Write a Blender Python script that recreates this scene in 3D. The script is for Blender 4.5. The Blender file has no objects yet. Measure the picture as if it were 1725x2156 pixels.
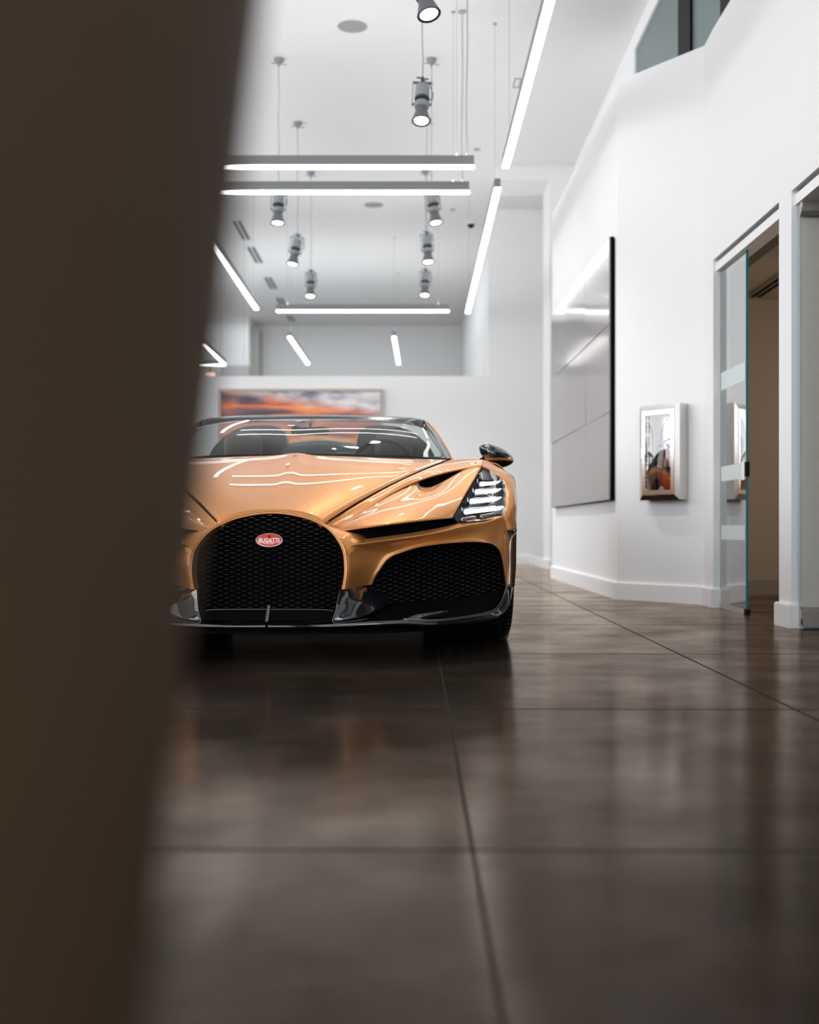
import bpy, bmesh, math, random
from mathutils import Vector, Matrix
random.seed(4)
R = math.radians
S = bpy.context.scene
COL = S.collection

# ------------------------------------------------------------------ camera
F = 2516.0            # focal length in pixels of the 1725 x 2156 frame (35 mm on 24 mm wide)
CX, HY, CH = 862.5, 1112.0, 0.50      # principal column, horizon row, camera height
cd = bpy.data.cameras.new('camera')
cam = bpy.data.objects.new('camera', cd); COL.objects.link(cam)
cd.sensor_fit = 'VERTICAL'; cd.sensor_height = 24.0 * 2156 / 1725; cd.lens = 35.0
cam.location = (0, 0, CH); cam.rotation_euler = (R(90), 0, 0)
cd.shift_y = (HY - 1078.0) / 2156.0
cd.clip_start = 0.02; cd.clip_end = 200
cd.dof.use_dof = True; cd.dof.focus_distance = 4.9; cd.dof.aperture_fstop = 1.8
S.camera = cam

# ------------------------------------------------------------------ world, exposure, daylight
w = bpy.data.worlds.new('world'); S.world = w; w.use_nodes = True
bg = w.node_tree.nodes['Background']; bg.inputs[0].default_value = (0.62, 0.78, 1.0, 1); bg.inputs[1].default_value = 1.0
S.view_settings.view_transform = 'Standard'; S.view_settings.look = 'None'
S.view_settings.exposure = 0.17; S.view_settings.gamma = 1.0; S.view_settings.use_curve_mapping = False
S.cycles.use_denoising = True
S.cycles.max_bounces = 10; S.cycles.diffuse_bounces = 5; S.cycles.glossy_bounces = 5
S.cycles.transmission_bounces = 6; S.cycles.transparent_max_bounces = 12
S.cycles.caustics_reflective = False; S.cycles.caustics_refractive = False
S.cycles.sample_clamp_indirect = 6.0

def area(name, loc, rot, sx, sy, power, col):
    l = bpy.data.lights.new(name, 'AREA'); l.shape = 'RECTANGLE'; l.size = sx; l.size_y = sy
    l.energy = power; l.color = col
    o = bpy.data.objects.new(name, l); COL.objects.link(o); o.location = loc; o.rotation_euler = rot
    return o
# daylight coming in through the shop windows behind the camera and in the left wall
area('daylight_front', (-2.3, -4.7, 1.95), (R(90), 0, 0), 8.6, 3.3, 430, (0.95, 0.97, 1.0))
area('daylight_left', (-7.5, 7.4, 2.7), (R(88), 0, R(-90)), 16.6, 3.2, 490, (1.0, 0.975, 0.945))
area('gallery_ceiling_fill', (-2.2, 20.6, 2.30), (R(180), 0, 0), 4.6, 6.5, 42, (0.86, 0.94, 1.0))  # added hidden fill behind the half wall, brightens the gallery ceiling
area('gallery_light', (-2.2, 21.2, 4.80), (0, 0, 0), 5.0, 7.0, 110, (0.90, 0.96, 1.0))
area('office_fill', (4.5, 7.3, 1.25), (R(90), 0, R(90)), 1.2, 1.0, 25, (1.0, 0.86, 0.72))  # added unseen light that brightens the dark office

# ------------------------------------------------------------------ materials
MATS = {}
def mat(name, col=(0.8, 0.8, 0.8), rough=0.5, metal=0.0, coat=0.0, emit=0.0, ecol=None, spec=0.5, coat_rough=0.03, bump=0.0, bump_scale=200.0, vary=0.0, vary_scale=3.0, ior=1.45):
    if name in MATS: return MATS[name]
    m = bpy.data.materials.new(name); m.use_nodes = True
    nt = m.node_tree; b = nt.nodes['Principled BSDF']
    b.inputs['Base Color'].default_value = (*col, 1); b.inputs['Roughness'].default_value = rough
    b.inputs['Metallic'].default_value = metal; b.inputs['Coat Weight'].default_value = coat
    b.inputs['Coat Roughness'].default_value = coat_rough
    b.inputs['Specular IOR Level'].default_value = spec; b.inputs['IOR'].default_value = ior
    if emit > 0:
        b.inputs['Emission Color'].default_value = (*(ecol or col), 1); b.inputs['Emission Strength'].default_value = emit
    if vary or bump:
        tc = nt.nodes.new('ShaderNodeTexCoord')
    if vary:
        n = nt.nodes.new('ShaderNodeTexNoise'); n.inputs['Scale'].default_value = vary_scale; n.inputs['Detail'].default_value = 6
        nt.links.new(tc.outputs['Object'], n.inputs['Vector'])
        cr = nt.nodes.new('ShaderNodeValToRGB')
        cr.color_ramp.elements[0].position = 0.35; cr.color_ramp.elements[1].position = 0.65
        cr.color_ramp.elements[0].color = (*[c * (1 - vary) for c in col], 1)
        cr.color_ramp.elements[1].color = (*[min(1, c * (1 + vary)) for c in col], 1)
        nt.links.new(n.outputs['Fac'], cr.inputs['Fac']); nt.links.new(cr.outputs['Color'], b.inputs['Base Color'])
    if bump:
        n2 = nt.nodes.new('ShaderNodeTexNoise'); n2.inputs['Scale'].default_value = bump_scale
        bp = nt.nodes.new('ShaderNodeBump'); bp.inputs['Strength'].default_value = bump; bp.inputs['Distance'].default_value = 0.002
        nt.links.new(tc.outputs['Object'], n2.inputs['Vector']); nt.links.new(n2.outputs['Fac'], bp.inputs['Height'])
        nt.links.new(bp.outputs['Normal'], b.inputs['Normal'])
    MATS[name] = m
    return m

def glass(name, tint=(0.9, 0.97, 0.96), refl=1.0, ior=1.5, rough=0.0):
    """thin sheet glass: see-through with a Fresnel mirror reflection"""
    if name in MATS: return MATS[name]
    m = bpy.data.materials.new(name); m.use_nodes = True; nt = m.node_tree
    for n in list(nt.nodes): nt.nodes.remove(n)
    out = nt.nodes.new('ShaderNodeOutputMaterial'); mx = nt.nodes.new('ShaderNodeMixShader')
    tr = nt.nodes.new('ShaderNodeBsdfTransparent'); tr.inputs[0].default_value = (*tint, 1)
    gl = nt.nodes.new('ShaderNodeBsdfGlossy'); gl.inputs['Roughness'].default_value = rough; gl.inputs[0].default_value = (1, 1, 1, 1)
    fr = nt.nodes.new('ShaderNodeFresnel'); fr.inputs[0].default_value = ior
    mul = nt.nodes.new('ShaderNodeMath'); mul.operation = 'MULTIPLY'; mul.inputs[1].default_value = refl; mul.use_clamp = True
    nt.links.new(fr.outputs[0], mul.inputs[0]); nt.links.new(mul.outputs[0], mx.inputs[0])
    nt.links.new(tr.outputs[0], mx.inputs[1]); nt.links.new(gl.outputs[0], mx.inputs[2]); nt.links.new(mx.outputs[0], out.inputs[0])
    MATS[name] = m
    return m

M_wall = mat('white_wall_paint', (0.80, 0.795, 0.79), 0.55, bump=0.05, bump_scale=300)
M_ceil = mat('ceiling_paint', (0.80, 0.785, 0.775), 0.7)
M_trim = mat('white_satin_trim', (0.82, 0.80, 0.79), 0.4)
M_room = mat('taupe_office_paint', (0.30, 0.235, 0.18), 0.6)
M_grey = mat('grey_powder_coat', (0.24, 0.255, 0.265), 0.42)
M_lgrey = mat('light_grey_fitting', (0.30, 0.32, 0.33), 0.4)
M_dgrey = mat('dark_grey_fitting', (0.06, 0.065, 0.07), 0.4)
M_black = mat('black_plastic', (0.003, 0.003, 0.003), 0.55, spec=0.2)
M_matblack = mat('matt_black', (0.003, 0.003, 0.003), 0.8, spec=0.06)
M_gloss = mat('gloss_black_lacquer', (0.006, 0.006, 0.007), 0.06, coat=1.0)
M_tube = mat('lit_opal_diffuser', (1, 1, 1), 0.5, emit=10.0, ecol=(1.0, 0.985, 0.965))
M_lens = mat('lit_spot_lens', (1, 1, 1), 0.5, emit=9.0, ecol=(1.0, 1.0, 0.93))
M_cable = mat('cable_grey', (0.35, 0.34, 0.33), 0.5)
M_chrome = mat('chrome', (0.85, 0.87, 0.9), 0.06, metal=1.0)
M_steel = mat('brushed_steel', (0.62, 0.59, 0.56), 0.22, metal=1.0, bump=0.05, bump_scale=400)
M_alu = mat('satin_aluminium', (0.50, 0.47, 0.44), 0.35, metal=0.7)
M_glass = glass('clear_glass', (0.94, 0.97, 0.965), 1.0)
M_door_glass = glass('door_glass', (0.80, 0.86, 0.86), 2.0, 1.62)
M_edge = mat('teal_glass_edge', (0.0, 0.17, 0.19), 0.08, coat=1.0)
M_frost = mat('frosted_film', (0.56, 0.62, 0.61), 0.35)
M_rubber = mat('tyre_rubber', (0.005, 0.005, 0.005), 0.6, spec=0.2)

# car paint: metallic bronze under clear coat
def paint():
    m = mat('bronze_metallic_paint', (0.68, 0.292, 0.088), 0.42, metal=0.5, coat=0.8, coat_rough=0.02)
    b = m.node_tree.nodes['Principled BSDF']; b.inputs['Coat IOR'].default_value = 1.36; b.inputs['Specular Tint'].default_value = (1.0, 0.62, 0.34, 1)
    return m
M_paint = paint()

# polished concrete floor with saw-cut joints
def floor_mat():
    m = bpy.data.materials.new('polished_brown_concrete'); m.use_nodes = True; nt = m.node_tree
    b = nt.nodes['Principled BSDF']; L = nt.links; N = nt.nodes.new
    tc = N('ShaderNodeTexCoord')
    n1 = N('ShaderNodeTexNoise'); n1.inputs['Scale'].default_value = 1.6; n1.inputs['Detail'].default_value = 8; n1.inputs['Roughness'].default_value = 0.62
    L.new(tc.outputs['Object'], n1.inputs['Vector'])
    cr = N('ShaderNodeValToRGB'); e = cr.color_ramp.elements
    e[0].position = 0.30; e[0].color = (0.006, 0.004, 0.003, 1); e[1].position = 0.72; e[1].color = (0.032, 0.021, 0.014, 1)
    L.new(n1.outputs['Fac'], cr.inputs['Fac']); L.new(cr.outputs['Color'], b.inputs['Base Color'])
    n2 = N('ShaderNodeTexNoise'); n2.inputs['Scale'].default_value = 3.0; n2.inputs['Detail'].default_value = 5
    L.new(tc.outputs['Object'], n2.inputs['Vector'])
    mr = N('ShaderNodeMapRange'); mr.inputs['To Min'].default_value = 0.10; mr.inputs['To Max'].default_value = 0.25
    L.new(n2.outputs['Fac'], mr.inputs['Value']); L.new(mr.outputs['Result'], b.inputs['Roughness'])
    b.inputs['Specular IOR Level'].default_value = 0.0
    n3 = N('ShaderNodeTexNoise'); n3.inputs['Scale'].default_value = 40; n3.inputs['Detail'].default_value = 3
    L.new(tc.outputs['Object'], n3.inputs['Vector'])
    bp = N('ShaderNodeBump'); bp.inputs['Strength'].default_value = 0.06; bp.inputs['Distance'].default_value = 0.003
    L.new(n3.outputs['Fac'], bp.inputs['Height']); L.new(bp.outputs['Normal'], b.inputs['Normal'])
    # waxed surface: weak mirror from above, strong at grazing angles, patchy
    gl = N('ShaderNodeBsdfGlossy'); gl.inputs[0].default_value = (1.0, 0.87, 0.76, 1); L.new(mr.outputs['Result'], gl.inputs['Roughness']); L.new(bp.outputs['Normal'], gl.inputs['Normal'])
    fr = N('ShaderNodeFresnel'); fr.inputs[0].default_value = 1.135
    n4 = N('ShaderNodeTexNoise'); n4.inputs['Scale'].default_value = 2.3; n4.inputs['Detail'].default_value = 6; n4.inputs['Roughness'].default_value = 0.6
    L.new(tc.outputs['Object'], n4.inputs['Vector'])
    m4 = N('ShaderNodeMapRange'); m4.inputs['From Min'].default_value = 0.35; m4.inputs['From Max'].default_value = 0.65; m4.inputs['To Min'].default_value = 0.62; m4.inputs['To Max'].default_value = 1.15
    L.new(n4.outputs['Fac'], m4.inputs['Value'])
    mu = N('ShaderNodeMath'); mu.operation = 'MULTIPLY'; L.new(fr.outputs[0], mu.inputs[0]); L.new(m4.outputs['Result'], mu.inputs[1])
    mx = N('ShaderNodeMixShader'); L.new(mu.outputs[0], mx.inputs[0]); L.new(b.outputs[0], mx.inputs[1]); L.new(gl.outputs[0], mx.inputs[2])
    L.new(mx.outputs[0], nt.nodes['Material Output'].inputs[0])
    return m
M_floor = floor_mat()
M_joint = mat('dark_saw_cut', (0.022, 0.017, 0.014), 0.8, spec=0.1)

# ------------------------------------------------------------------ helpers
def at(px, py, Y):
    """world point seen at a pixel of the photograph, at distance Y"""
    return Vector(((px - CX) * Y / F, Y, CH - (py - HY) * Y / F))
def on_ceiling(px, py, z=4.9):
    Y = (z - CH) * F / (HY - py)
    return Vector(((px - CX) * Y / F, Y, z))

def tag(o, label=None, cat=None, group=None, kind=None):
    if label: o['label'] = label
    if cat: o['category'] = cat
    if group: o['group'] = group
    if kind: o['kind'] = kind
    return o
def empty(name, loc, label=None, cat=None, group=None, rz=0):
    o = bpy.data.objects.new(name, None); COL.objects.link(o); o.location = loc; o.rotation_euler = (0, 0, rz)
    o.empty_display_size = 0.1
    return tag(o, label, cat, group)
def link(name, bm, m, parent=None, smooth=False, auto=None, loc=None):
    me = bpy.data.meshes.new(name); bm.to_mesh(me); bm.free()
    if smooth or auto is not None:
        for p in me.polygons: p.use_smooth = True
        if auto is not None: me.set_sharp_from_angle(angle=R(auto))
    ms = m if isinstance(m, (list, tuple)) else [m]
    for x in ms: me.materials.append(x)
    o = bpy.data.objects.new(name, me); COL.objects.link(o)
    if loc is not None: o.location = loc
    if parent: o.parent = parent
    return o
def bx(bm, x0, x1, y0, y1, z0, z1, bev=0.0, mtx=None):
    vs = [bm.verts.new((x, y, z)) for x in (x0, x1) for y in (y0, y1) for z in (z0, z1)]
    fs = [(0, 1, 3, 2), (4, 6, 7, 5), (0, 4, 5, 1), (2, 3, 7, 6), (0, 2, 6, 4), (1, 5, 7, 3)]
    faces = [bm.faces.new([vs[i] for i in f]) for f in fs]
    bmesh.ops.recalc_face_normals(bm, faces=faces)
    if bev > 0:
        es = list({e for f in faces for e in f.edges})
        r = bmesh.ops.bevel(bm, geom=es, offset=bev, segments=2, affect='EDGES', profile=0.5)
        vs = list({v for f in r['faces'] for v in f.verts} | {v for v in vs if v.is_valid})
    if mtx is not None: bmesh.ops.transform(bm, matrix=mtx, verts=[v for v in vs if v.is_valid])
    return vs
def box(name, x0, x1, y0, y1, z0, z1, m, parent=None, bev=0.0, kind=None, off=(0, 0, 0)):
    bm = bmesh.new(); bx(bm, x0 - off[0], x1 - off[0], y0 - off[1], y1 - off[1], z0 - off[2], z1 - off[2], bev)
    o = link(name, bm, m, parent)
    if kind: o['kind'] = kind
    return o
def prism(bm, poly, z0, z1):
    a = [bm.verts.new((x, y, z0)) for x, y in poly]; b = [bm.verts.new((x, y, z1)) for x, y in poly]
    n = len(poly); fs = [bm.faces.new(a), bm.faces.new(b)]
    for i in range(n): fs.append(bm.faces.new((a[i], a[(i + 1) % n], b[(i + 1) % n], b[i])))
    bmesh.ops.recalc_face_normals(bm, faces=fs)
def lathe(bm, prof, seg=28, mtx=None, axis='z', cap=True):
    """prof: list of (radius, height)"""
    rings = []; allv = []
    for r, h in prof:
        ring = []
        for i in range(seg):
            a = 2 * math.pi * i / seg
            p = (r * math.cos(a), r * math.sin(a), h)
            if axis == 'x': p = (h, r * math.cos(a), r * math.sin(a))
            if axis == 'y': p = (r * math.cos(a), h, r * math.sin(a))
            ring.append(bm.verts.new(p))
        rings.append(ring); allv += ring
    fs = []
    for a, b in zip(rings, rings[1:]):
        for i in range(seg): fs.append(bm.faces.new((a[i], a[(i + 1) % seg], b[(i + 1) % seg], b[i])))
    if cap:
        fs.append(bm.faces.new(rings[0])); fs.append(bm.faces.new(rings[-1]))
    bmesh.ops.recalc_face_normals(bm, faces=fs)
    if mtx is not None: bmesh.ops.transform(bm, matrix=mtx, verts=allv)
    return allv
def tube(bm, pts, r, seg=8, closed=False):
    pts = [Vector(p) for p in pts]; rings = []; n = len(pts)
    up = None
    for i, p in enumerate(pts):
        a = pts[(i - 1) % n] if (closed or i > 0) else p
        b = pts[(i + 1) % n] if (closed or i < n - 1) else p
        t = (b - a).normalized()
        if up is None: up = Vector((0, 0, 1)) if abs(t.z) < 0.9 else Vector((1, 0, 0))
        s = t.cross(up).normalized(); up2 = s.cross(t).normalized(); up = up2
        rr = r[i] if isinstance(r, (list, tuple)) else r
        rings.append([bm.verts.new(p + (s * math.cos(2 * math.pi * k / seg) + up2 * math.sin(2 * math.pi * k / seg)) * rr) for k in range(seg)])
    fs = []
    rng = range(n if closed else n - 1)
    for i in rng:
        a, b = rings[i], rings[(i + 1) % n]
        for k in range(seg): fs.append(bm.faces.new((a[k], a[(k + 1) % seg], b[(k + 1) % seg], b[k])))
    if not closed:
        fs.append(bm.faces.new(rings[0])); fs.append(bm.faces.new(rings[-1]))
    bmesh.ops.recalc_face_normals(bm, faces=fs)
def cr(p0, p1, p2, p3, t):
    return 0.5 * ((2 * p1) + (p2 - p0) * t + (2 * p0 - 5 * p1 + 4 * p2 - p3) * t * t + (3 * p1 - p0 - 3 * p2 + p3) * t ** 3)
def spline(pts, n):
    """Catmull-Rom through pts, n steps a span"""
    P = [Vector(p) for p in pts]
    P = [2 * P[0] - P[1]] + P + [2 * P[-1] - P[-2]]
    out = []
    for i in range(1, len(P) - 2):
        for k in range(n): out.append(cr(P[i - 1], P[i], P[i + 1], P[i + 2], k / n))
    out.append(P[-2].copy())
    return out
def patch(bm, grid, nu=5, nv=5, face=Vector((0, -1, 0.6))):
    """smooth surface through a grid of points, turned to look along `face`"""
    rows = [spline(r, nu) for r in grid]
    cols = list(zip(*rows))
    dense = [spline(list(c), nv) for c in cols]          # [col][row]
    V = [[bm.verts.new(p) for p in c] for c in dense]
    tot = Vector((0, 0, 0)); fs = []
    for i in range(len(V) - 1):
        for j in range(len(V[0]) - 1):
            q = [V[i][j], V[i + 1][j], V[i + 1][j + 1], V[i][j + 1]]
            if len({tuple(round(c, 6) for c in v.co) for v in q}) < 4:
                qq = []
                for v in q:
                    if not any((v.co - x.co).length < 1e-6 for x in qq): qq.append(v)
                if len(qq) < 3: continue
                q = qq
            f = bm.faces.new(q); f.normal_update(); tot += f.normal * f.calc_area(); fs.append(f)
    if tot.dot(face) < 0:
        for f in fs: f.normal_flip()
    return V

# ================================================================== THE SETTING
# floor slab and joints
bm = bmesh.new(); bx(bm, -8, 7, -6, 27, -0.1, 0.0)
link('floor', bm, M_floor)['kind'] = 'structure'
bm = bmesh.new()
VX = (876 - CX) / F                     # the joints run a touch to the right of the view axis
def strip(bm, a, b, wd):
    a = Vector(a); b = Vector(b); t = (b - a).normalized(); s = Vector((-t.y, t.x, 0)) * wd / 2
    vs = [bm.verts.new(p + Vector((0, 0, 0.0006))) for p in (a - s, b - s, b + s, a + s)]
    f = bm.faces.new(vs); f.normal_update()
    if f.normal.z < 0: f.normal_flip()
xa = 0.5 * 0.1926 - 0.0; 
for k in range(-6, 6):
    X0 = 0.0895 + 0.958 * k
    strip(bm, (X0, 0.3, 0), (X0 + VX * 26, 26, 0), 0.007)
for j in range(-1, 18):
    Y0 = 1.855 + 1.452 * j
    if Y0 > 0.2: strip(bm, (-7, Y0 + 7 * 0.012, 0), (6, Y0 - 6 * 0.012, 0), 0.007)
link('floor_joints', bm, M_joint)['kind'] = 'structure'
# ceiling
box('ceiling', -7, 2.12, -4.2, 26.2, 4.9, 5.0, M_ceil, kind='structure')
# right wall: art wall, angled wall and wall up to the far jamb of the sliding door
bm = bmesh.new()
prism(bm, [(1.435, 12.0), (1.465, 8.42), (1.925, 7.8), (1.915, 7.53), (2.12, 7.53), (2.12, 12.0)], 0, 3.65)
bx(bm, 1.915, 2.12, -4.2, 7.53, 2.19, 3.65)
bx(bm, 1.915, 2.12, 5.99, 6.19, 0, 2.19)
bx(bm, 1.915, 2.12, -4.2, 3.4, 0, 2.19)
link('wall_right', bm, M_wall)['kind'] = 'structure'
bm = bmesh.new(); bx(bm, 2.0, 2.12, 10.62, 14.5, 3.65, 4.9); bx(bm, 2.0, 2.12, -4.2, 10.62, 4.75, 4.9)
link('wall_right_upper', bm, M_wall)['kind'] = 'structure'
# pier, shallow beam, far walls
box('wall_pier', 1.70, 2.12, 14.5, 15.2, 0, 4.9, M_wall, kind='structure')
box('trim_beam', 1.08, 1.70, 14.5, 15.2, 4.73, 4.9, M_wall, kind='structure')
box('wall_alcove', 2.10, 2.2, 12.0, 16.5, 0, 4.9, M_wall, kind='structure')
bm = bmesh.new(); bx(bm, 1.09, 2.2, 16.5, 16.7, 0, 4.9); bx(bm, -7, 1.09, 16.5, 16.7, 0, 2.6)
link('wall_back', bm, M_wall)['kind'] = 'structure'
box('wall_gallery_right', 1.12, 1.3, 16.7, 26, 0, 4.9, M_wall, kind='structure')
bm = bmesh.new(); bx(bm, -7, 1.3, 26, 26.2, 0, 4.9); bx(bm, -7, -3.35, 24.9, 26, 0, 4.9)
link('wall_far', bm, M_wall)['kind'] = 'structure'
box('window_3', -3.35, -3.2, 25.3, 25.95, 2.0, 4.75, mat('beige_recess', (0.42, 0.41, 0.38), 0.6), kind='structure')
# left wall with tall windows
bm = bmesh.new()
bx(bm, -7.0, -6.8, -4.2, 26.2, 0, 1.0); bx(bm, -7.0, -6.8, -4.2, 26.2, 4.4, 4.9); bx(bm, -7.0, -6.8, 16.0, 26.2, 1.0, 4.4); bx(bm, -7.0, -6.8, -4.2, -1.0, 1.0, 4.4)
link('wall_left', bm, M_wall)['kind'] = 'structure'
bm = bmesh.new()
for k in range(8): bx(bm, -6.95, -6.85, -1.0 + k * 2.2, -0.92 + k * 2.2, 1.0, 4.4)
bx(bm, -6.95, -6.85, -1.0, 16.0, 3.25, 3.30)
link('window_1', bm, M_dgrey)['kind'] = 'structure'
# front (behind the camera) shop window
bm = bmesh.new()
bx(bm, -7, 2.12, -4.4, -4.2, 0, 0.3); bx(bm, -7, 2.12, -4.4, -4.2, 3.65, 4.9)
link('wall_front', bm, mat('brown_wall_panelling', (0.10, 0.075, 0.055), 0.5))['kind'] = 'structure'
bm = bmesh.new()
for k in range(6): bx(bm, -6.95 + k * 1.78, -6.87 + k * 1.78, -4.35, -4.25, 0.3, 3.65)
bx(bm, -7, 2.1, -4.35, -4.25, 2.4, 2.46)
link('window_2', bm, M_dgrey)['kind'] = 'structure'

# baseboards
def base_run(name, pts, t=0.02, h=0.113):
    """baseboard following a plan polyline; the room is on the left of the direction of travel"""
    P = [Vector((x, y)) for x, y in pts]; bm = bmesh.new()
    off = []
    for i, p in enumerate(P):
        ns = []
        if i > 0: d = (P[i] - P[i - 1]).normalized(); ns.append(Vector((-d.y, d.x)))
        if i < len(P) - 1: d = (P[i + 1] - P[i]).normalized(); ns.append(Vector((-d.y, d.x)))
        n = sum(ns, Vector((0, 0))).normalized(); c = n.dot(ns[0])
        off.append(p + n * t / max(c, 0.3))
    for i in range(len(P) - 1):
        prism(bm, [tuple(P[i]), tuple(P[i + 1]), tuple(off[i + 1]), tuple(off[i])], 0, h)
        prism(bm, [tuple(P[i]), tuple(P[i + 1]), tuple(P[i + 1] + (off[i + 1] - P[i + 1]) * 0.75), tuple(P[i] + (off[i] - P[i]) * 0.75)], h, h + 0.006)
    link(name, bm, M_trim)['kind'] = 'structure'
base_run('baseboard_right', [(2.02, 7.53), (1.915, 7.53), (1.925, 7.8), (1.465, 8.42), (1.435, 12.0), (1.9, 12.0)][0:5][::1])
base_run('baseboard_pillar', [(1.97, 5.99), (1.915, 5.99), (1.915, 6.19), (2.10, 6.19)])
base_run('baseboard_pier', [(2.1, 14.5), (1.70, 14.5), (1.70, 15.2), (1.70, 16.5), (-6.8, 16.5)])

# ------------------------------------------------------------------ rooms behind the right wall
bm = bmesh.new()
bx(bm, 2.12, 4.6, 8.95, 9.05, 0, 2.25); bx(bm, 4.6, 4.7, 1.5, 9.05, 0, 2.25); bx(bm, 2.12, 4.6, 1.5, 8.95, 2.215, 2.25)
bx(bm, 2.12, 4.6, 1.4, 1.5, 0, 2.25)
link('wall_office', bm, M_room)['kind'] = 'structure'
bm = bmesh.new(); bx(bm, 2.12, 4.6, 6.03, 6.13, 0, 2.21)
link('wall_office_divider', bm, mat('grey_green_office_paint', (0.50, 0.48, 0.42), 0.5))['kind'] = 'structure'
box('baseboard_office', 2.12, 4.6, 8.93, 8.95, 0, 0.11, mat('taupe_trim', (0.22, 0.18, 0.15), 0.5), kind='structure')
o = empty('ceiling_slot_vent', (2.545, 8.2, 2.2), 'black twin-slot vent in the office ceiling seen through the open sliding door', 'vent')
box('frame', -0.05, 0.05, -0.75, 0.62, 0.0, 0.014, M_room, o)
for s in (-0.024, 0.024): box('slot', s - 0.014, s + 0.014, -0.72, 0.59, -0.003, 0.0, M_matblack, o)

# sliding door
door = empty('door_1', (1.962, 7.235, 0)); door['kind'] = 'structure'
bm = bmesh.new(); bx(bm, -0.005, 0.005, -0.29, 0.29, 0.03, 2.125)
link('door_glass', bm, M_door_glass, door)
box('glass_edge', -0.0075, 0.0075, -0.295, -0.289, 0.03, 2.13, M_edge, door)
box('glass_edge', -0.006, 0.006, 0.289, 0.293, 0.03, 2.125, mat('pale_glass_edge', (0.35, 0.50, 0.52), 0.2), door)
for z0, z1 in ((1.362, 1.472), (0.792, 0.884), (0.43, 0.517)):
    box('frosted_band', -0.0062, -0.0054, -0.275, 0.26, z0, z1, M_frost, door)
box('pull_plate', -0.010, -0.0064, -0.272, -0.212, 0.783, 0.892, M_trim, door)
box('door_lock', -0.014, 0.014, -0.302, -0.284, 0.80, 0.885, M_black, door, bev=0.003)
box('bottom_guide', -0.012, 0.012, -0.30, 0.30, 0.0, 0.028, M_alu, door)
box('guide_cap', -0.016, 0.016, -0.31, -0.28, 0.0, 0.03, M_black, door, bev=0.003)
def solid_text(name, body, size, m, parent, mtx, ext=0.0005, offset=0.0, xs=1.0, spacing=1.0, line=1.0):
    c = bpy.data.curves.new(name, 'FONT'); c.body = body; c.size = size; c.extrude = ext; c.offset = offset
    c.align_x = 'CENTER'; c.align_y = 'CENTER'; c.space_character = spacing; c.space_line = line
    o = bpy.data.objects.new(name, c); COL.objects.link(o)
    dg = bpy.context.evaluated_depsgraph_get(); me = bpy.data.meshes.new_from_object(o.evaluated_get(dg)); bpy.data.objects.remove(o)
    me.materials.clear(); me.materials.append(m)
    me.transform(mtx @ Matrix.Diagonal((xs, 1, 1, 1)))
    o = bpy.data.objects.new(name, me); COL.objects.link(o); o.parent = parent
    return o
# header rails of the two openings
bm = bmesh.new(); bx(bm, 1.932, 2.03, 6.19, 7.53, 2.118, 2.170); bx(bm, 1.932, 2.03, 3.4, 5.99, 2.118, 2.170)
link('trim_1', bm, M_trim)['kind'] = 'structure'
bm = bmesh.new(); bx(bm, 2.03, 2.12, 6.19, 7.53, 2.13, 2.19)
link('trim_2', bm, mat('dark_header', (0.12, 0.10, 0.085), 0.5))['kind'] = 'structure'
# glass panel parked across the second opening
pan = empty('glass_partition', (1.945, 5.955, 0), 'framed clear glass folding panel with grey metal rails, parked in the nearest doorway at the right edge', 'glass panel')
box('pane', 0.0, 0.62, -0.006, 0.006, 0.10, 2.07, glass('partition_glass', (0.94, 0.93, 0.90), 0.35), pan)
box('glass_edge', -0.003, 0.0, -0.006, 0.006, 0.10, 2.07, mat('pale_glass_edge'), pan)
bm = bmesh.new(); prism(bm, [(-0.028, 0.012), (0.028, 0.012), (0.028, 0.095), (0.0, 0.105), (-0.028, 0.085)], 0, 0.62)
bmesh.ops.transform(bm, matrix=Matrix(((0, 0, 1, 0), (1, 0, 0, 0), (0, 1, 0, 0), (0, 0, 0, 1))), verts=bm.verts)
link('bottom_rail', bm, M_alu, pan)
bm = bmesh.new(); prism(bm, [(-0.028, 2.17), (0.028, 2.17), (0.028, 2.07), (-0.010, 2.055), (-0.028, 2.075)], 0.0, 0.62)
bmesh.ops.transform(bm, matrix=Matrix(((0, 0, 1, 0), (1, 0, 0, 0), (0, 1, 0, 0), (0, 0, 0, 1))), verts=bm.verts)
link('top_rail', bm, M_alu, pan)
box('hinge', -0.004, 0.004, -0.034, -0.028, 0.02, 0.05, M_dgrey, pan)
box('hinge', -0.004, 0.004, -0.034, -0.028, 2.09, 2.15, M_trim, pan)
# door 1 near jamb strip
box('trim_3', 1.918, 1.99, 6.19, 6.197, 0.12, 2.12, M_chrome, kind='structure')

# ------------------------------------------------------------------ upper windows on the right
bm = bmesh.new(); bx(bm, 2.02, 2.04, -4.2, 10.62, 3.65, 4.75)
link('window_4', bm, mat('teal_grey_office_glass', (0.12, 0.165, 0.165), 0.3, spec=0.3))['kind'] = 'structure'
for k in range(5):
    y1 = 8.9 - 1.21 * k
    box('window_mullion', 2.0, 2.06, y1 - 0.38, y1, 3.65, 4.75, M_black, kind='structure')
box('trim_4', 1.935, 2.12, -4.2, 7.8, 3.65, 3.668, M_black, kind='structure')

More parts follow.
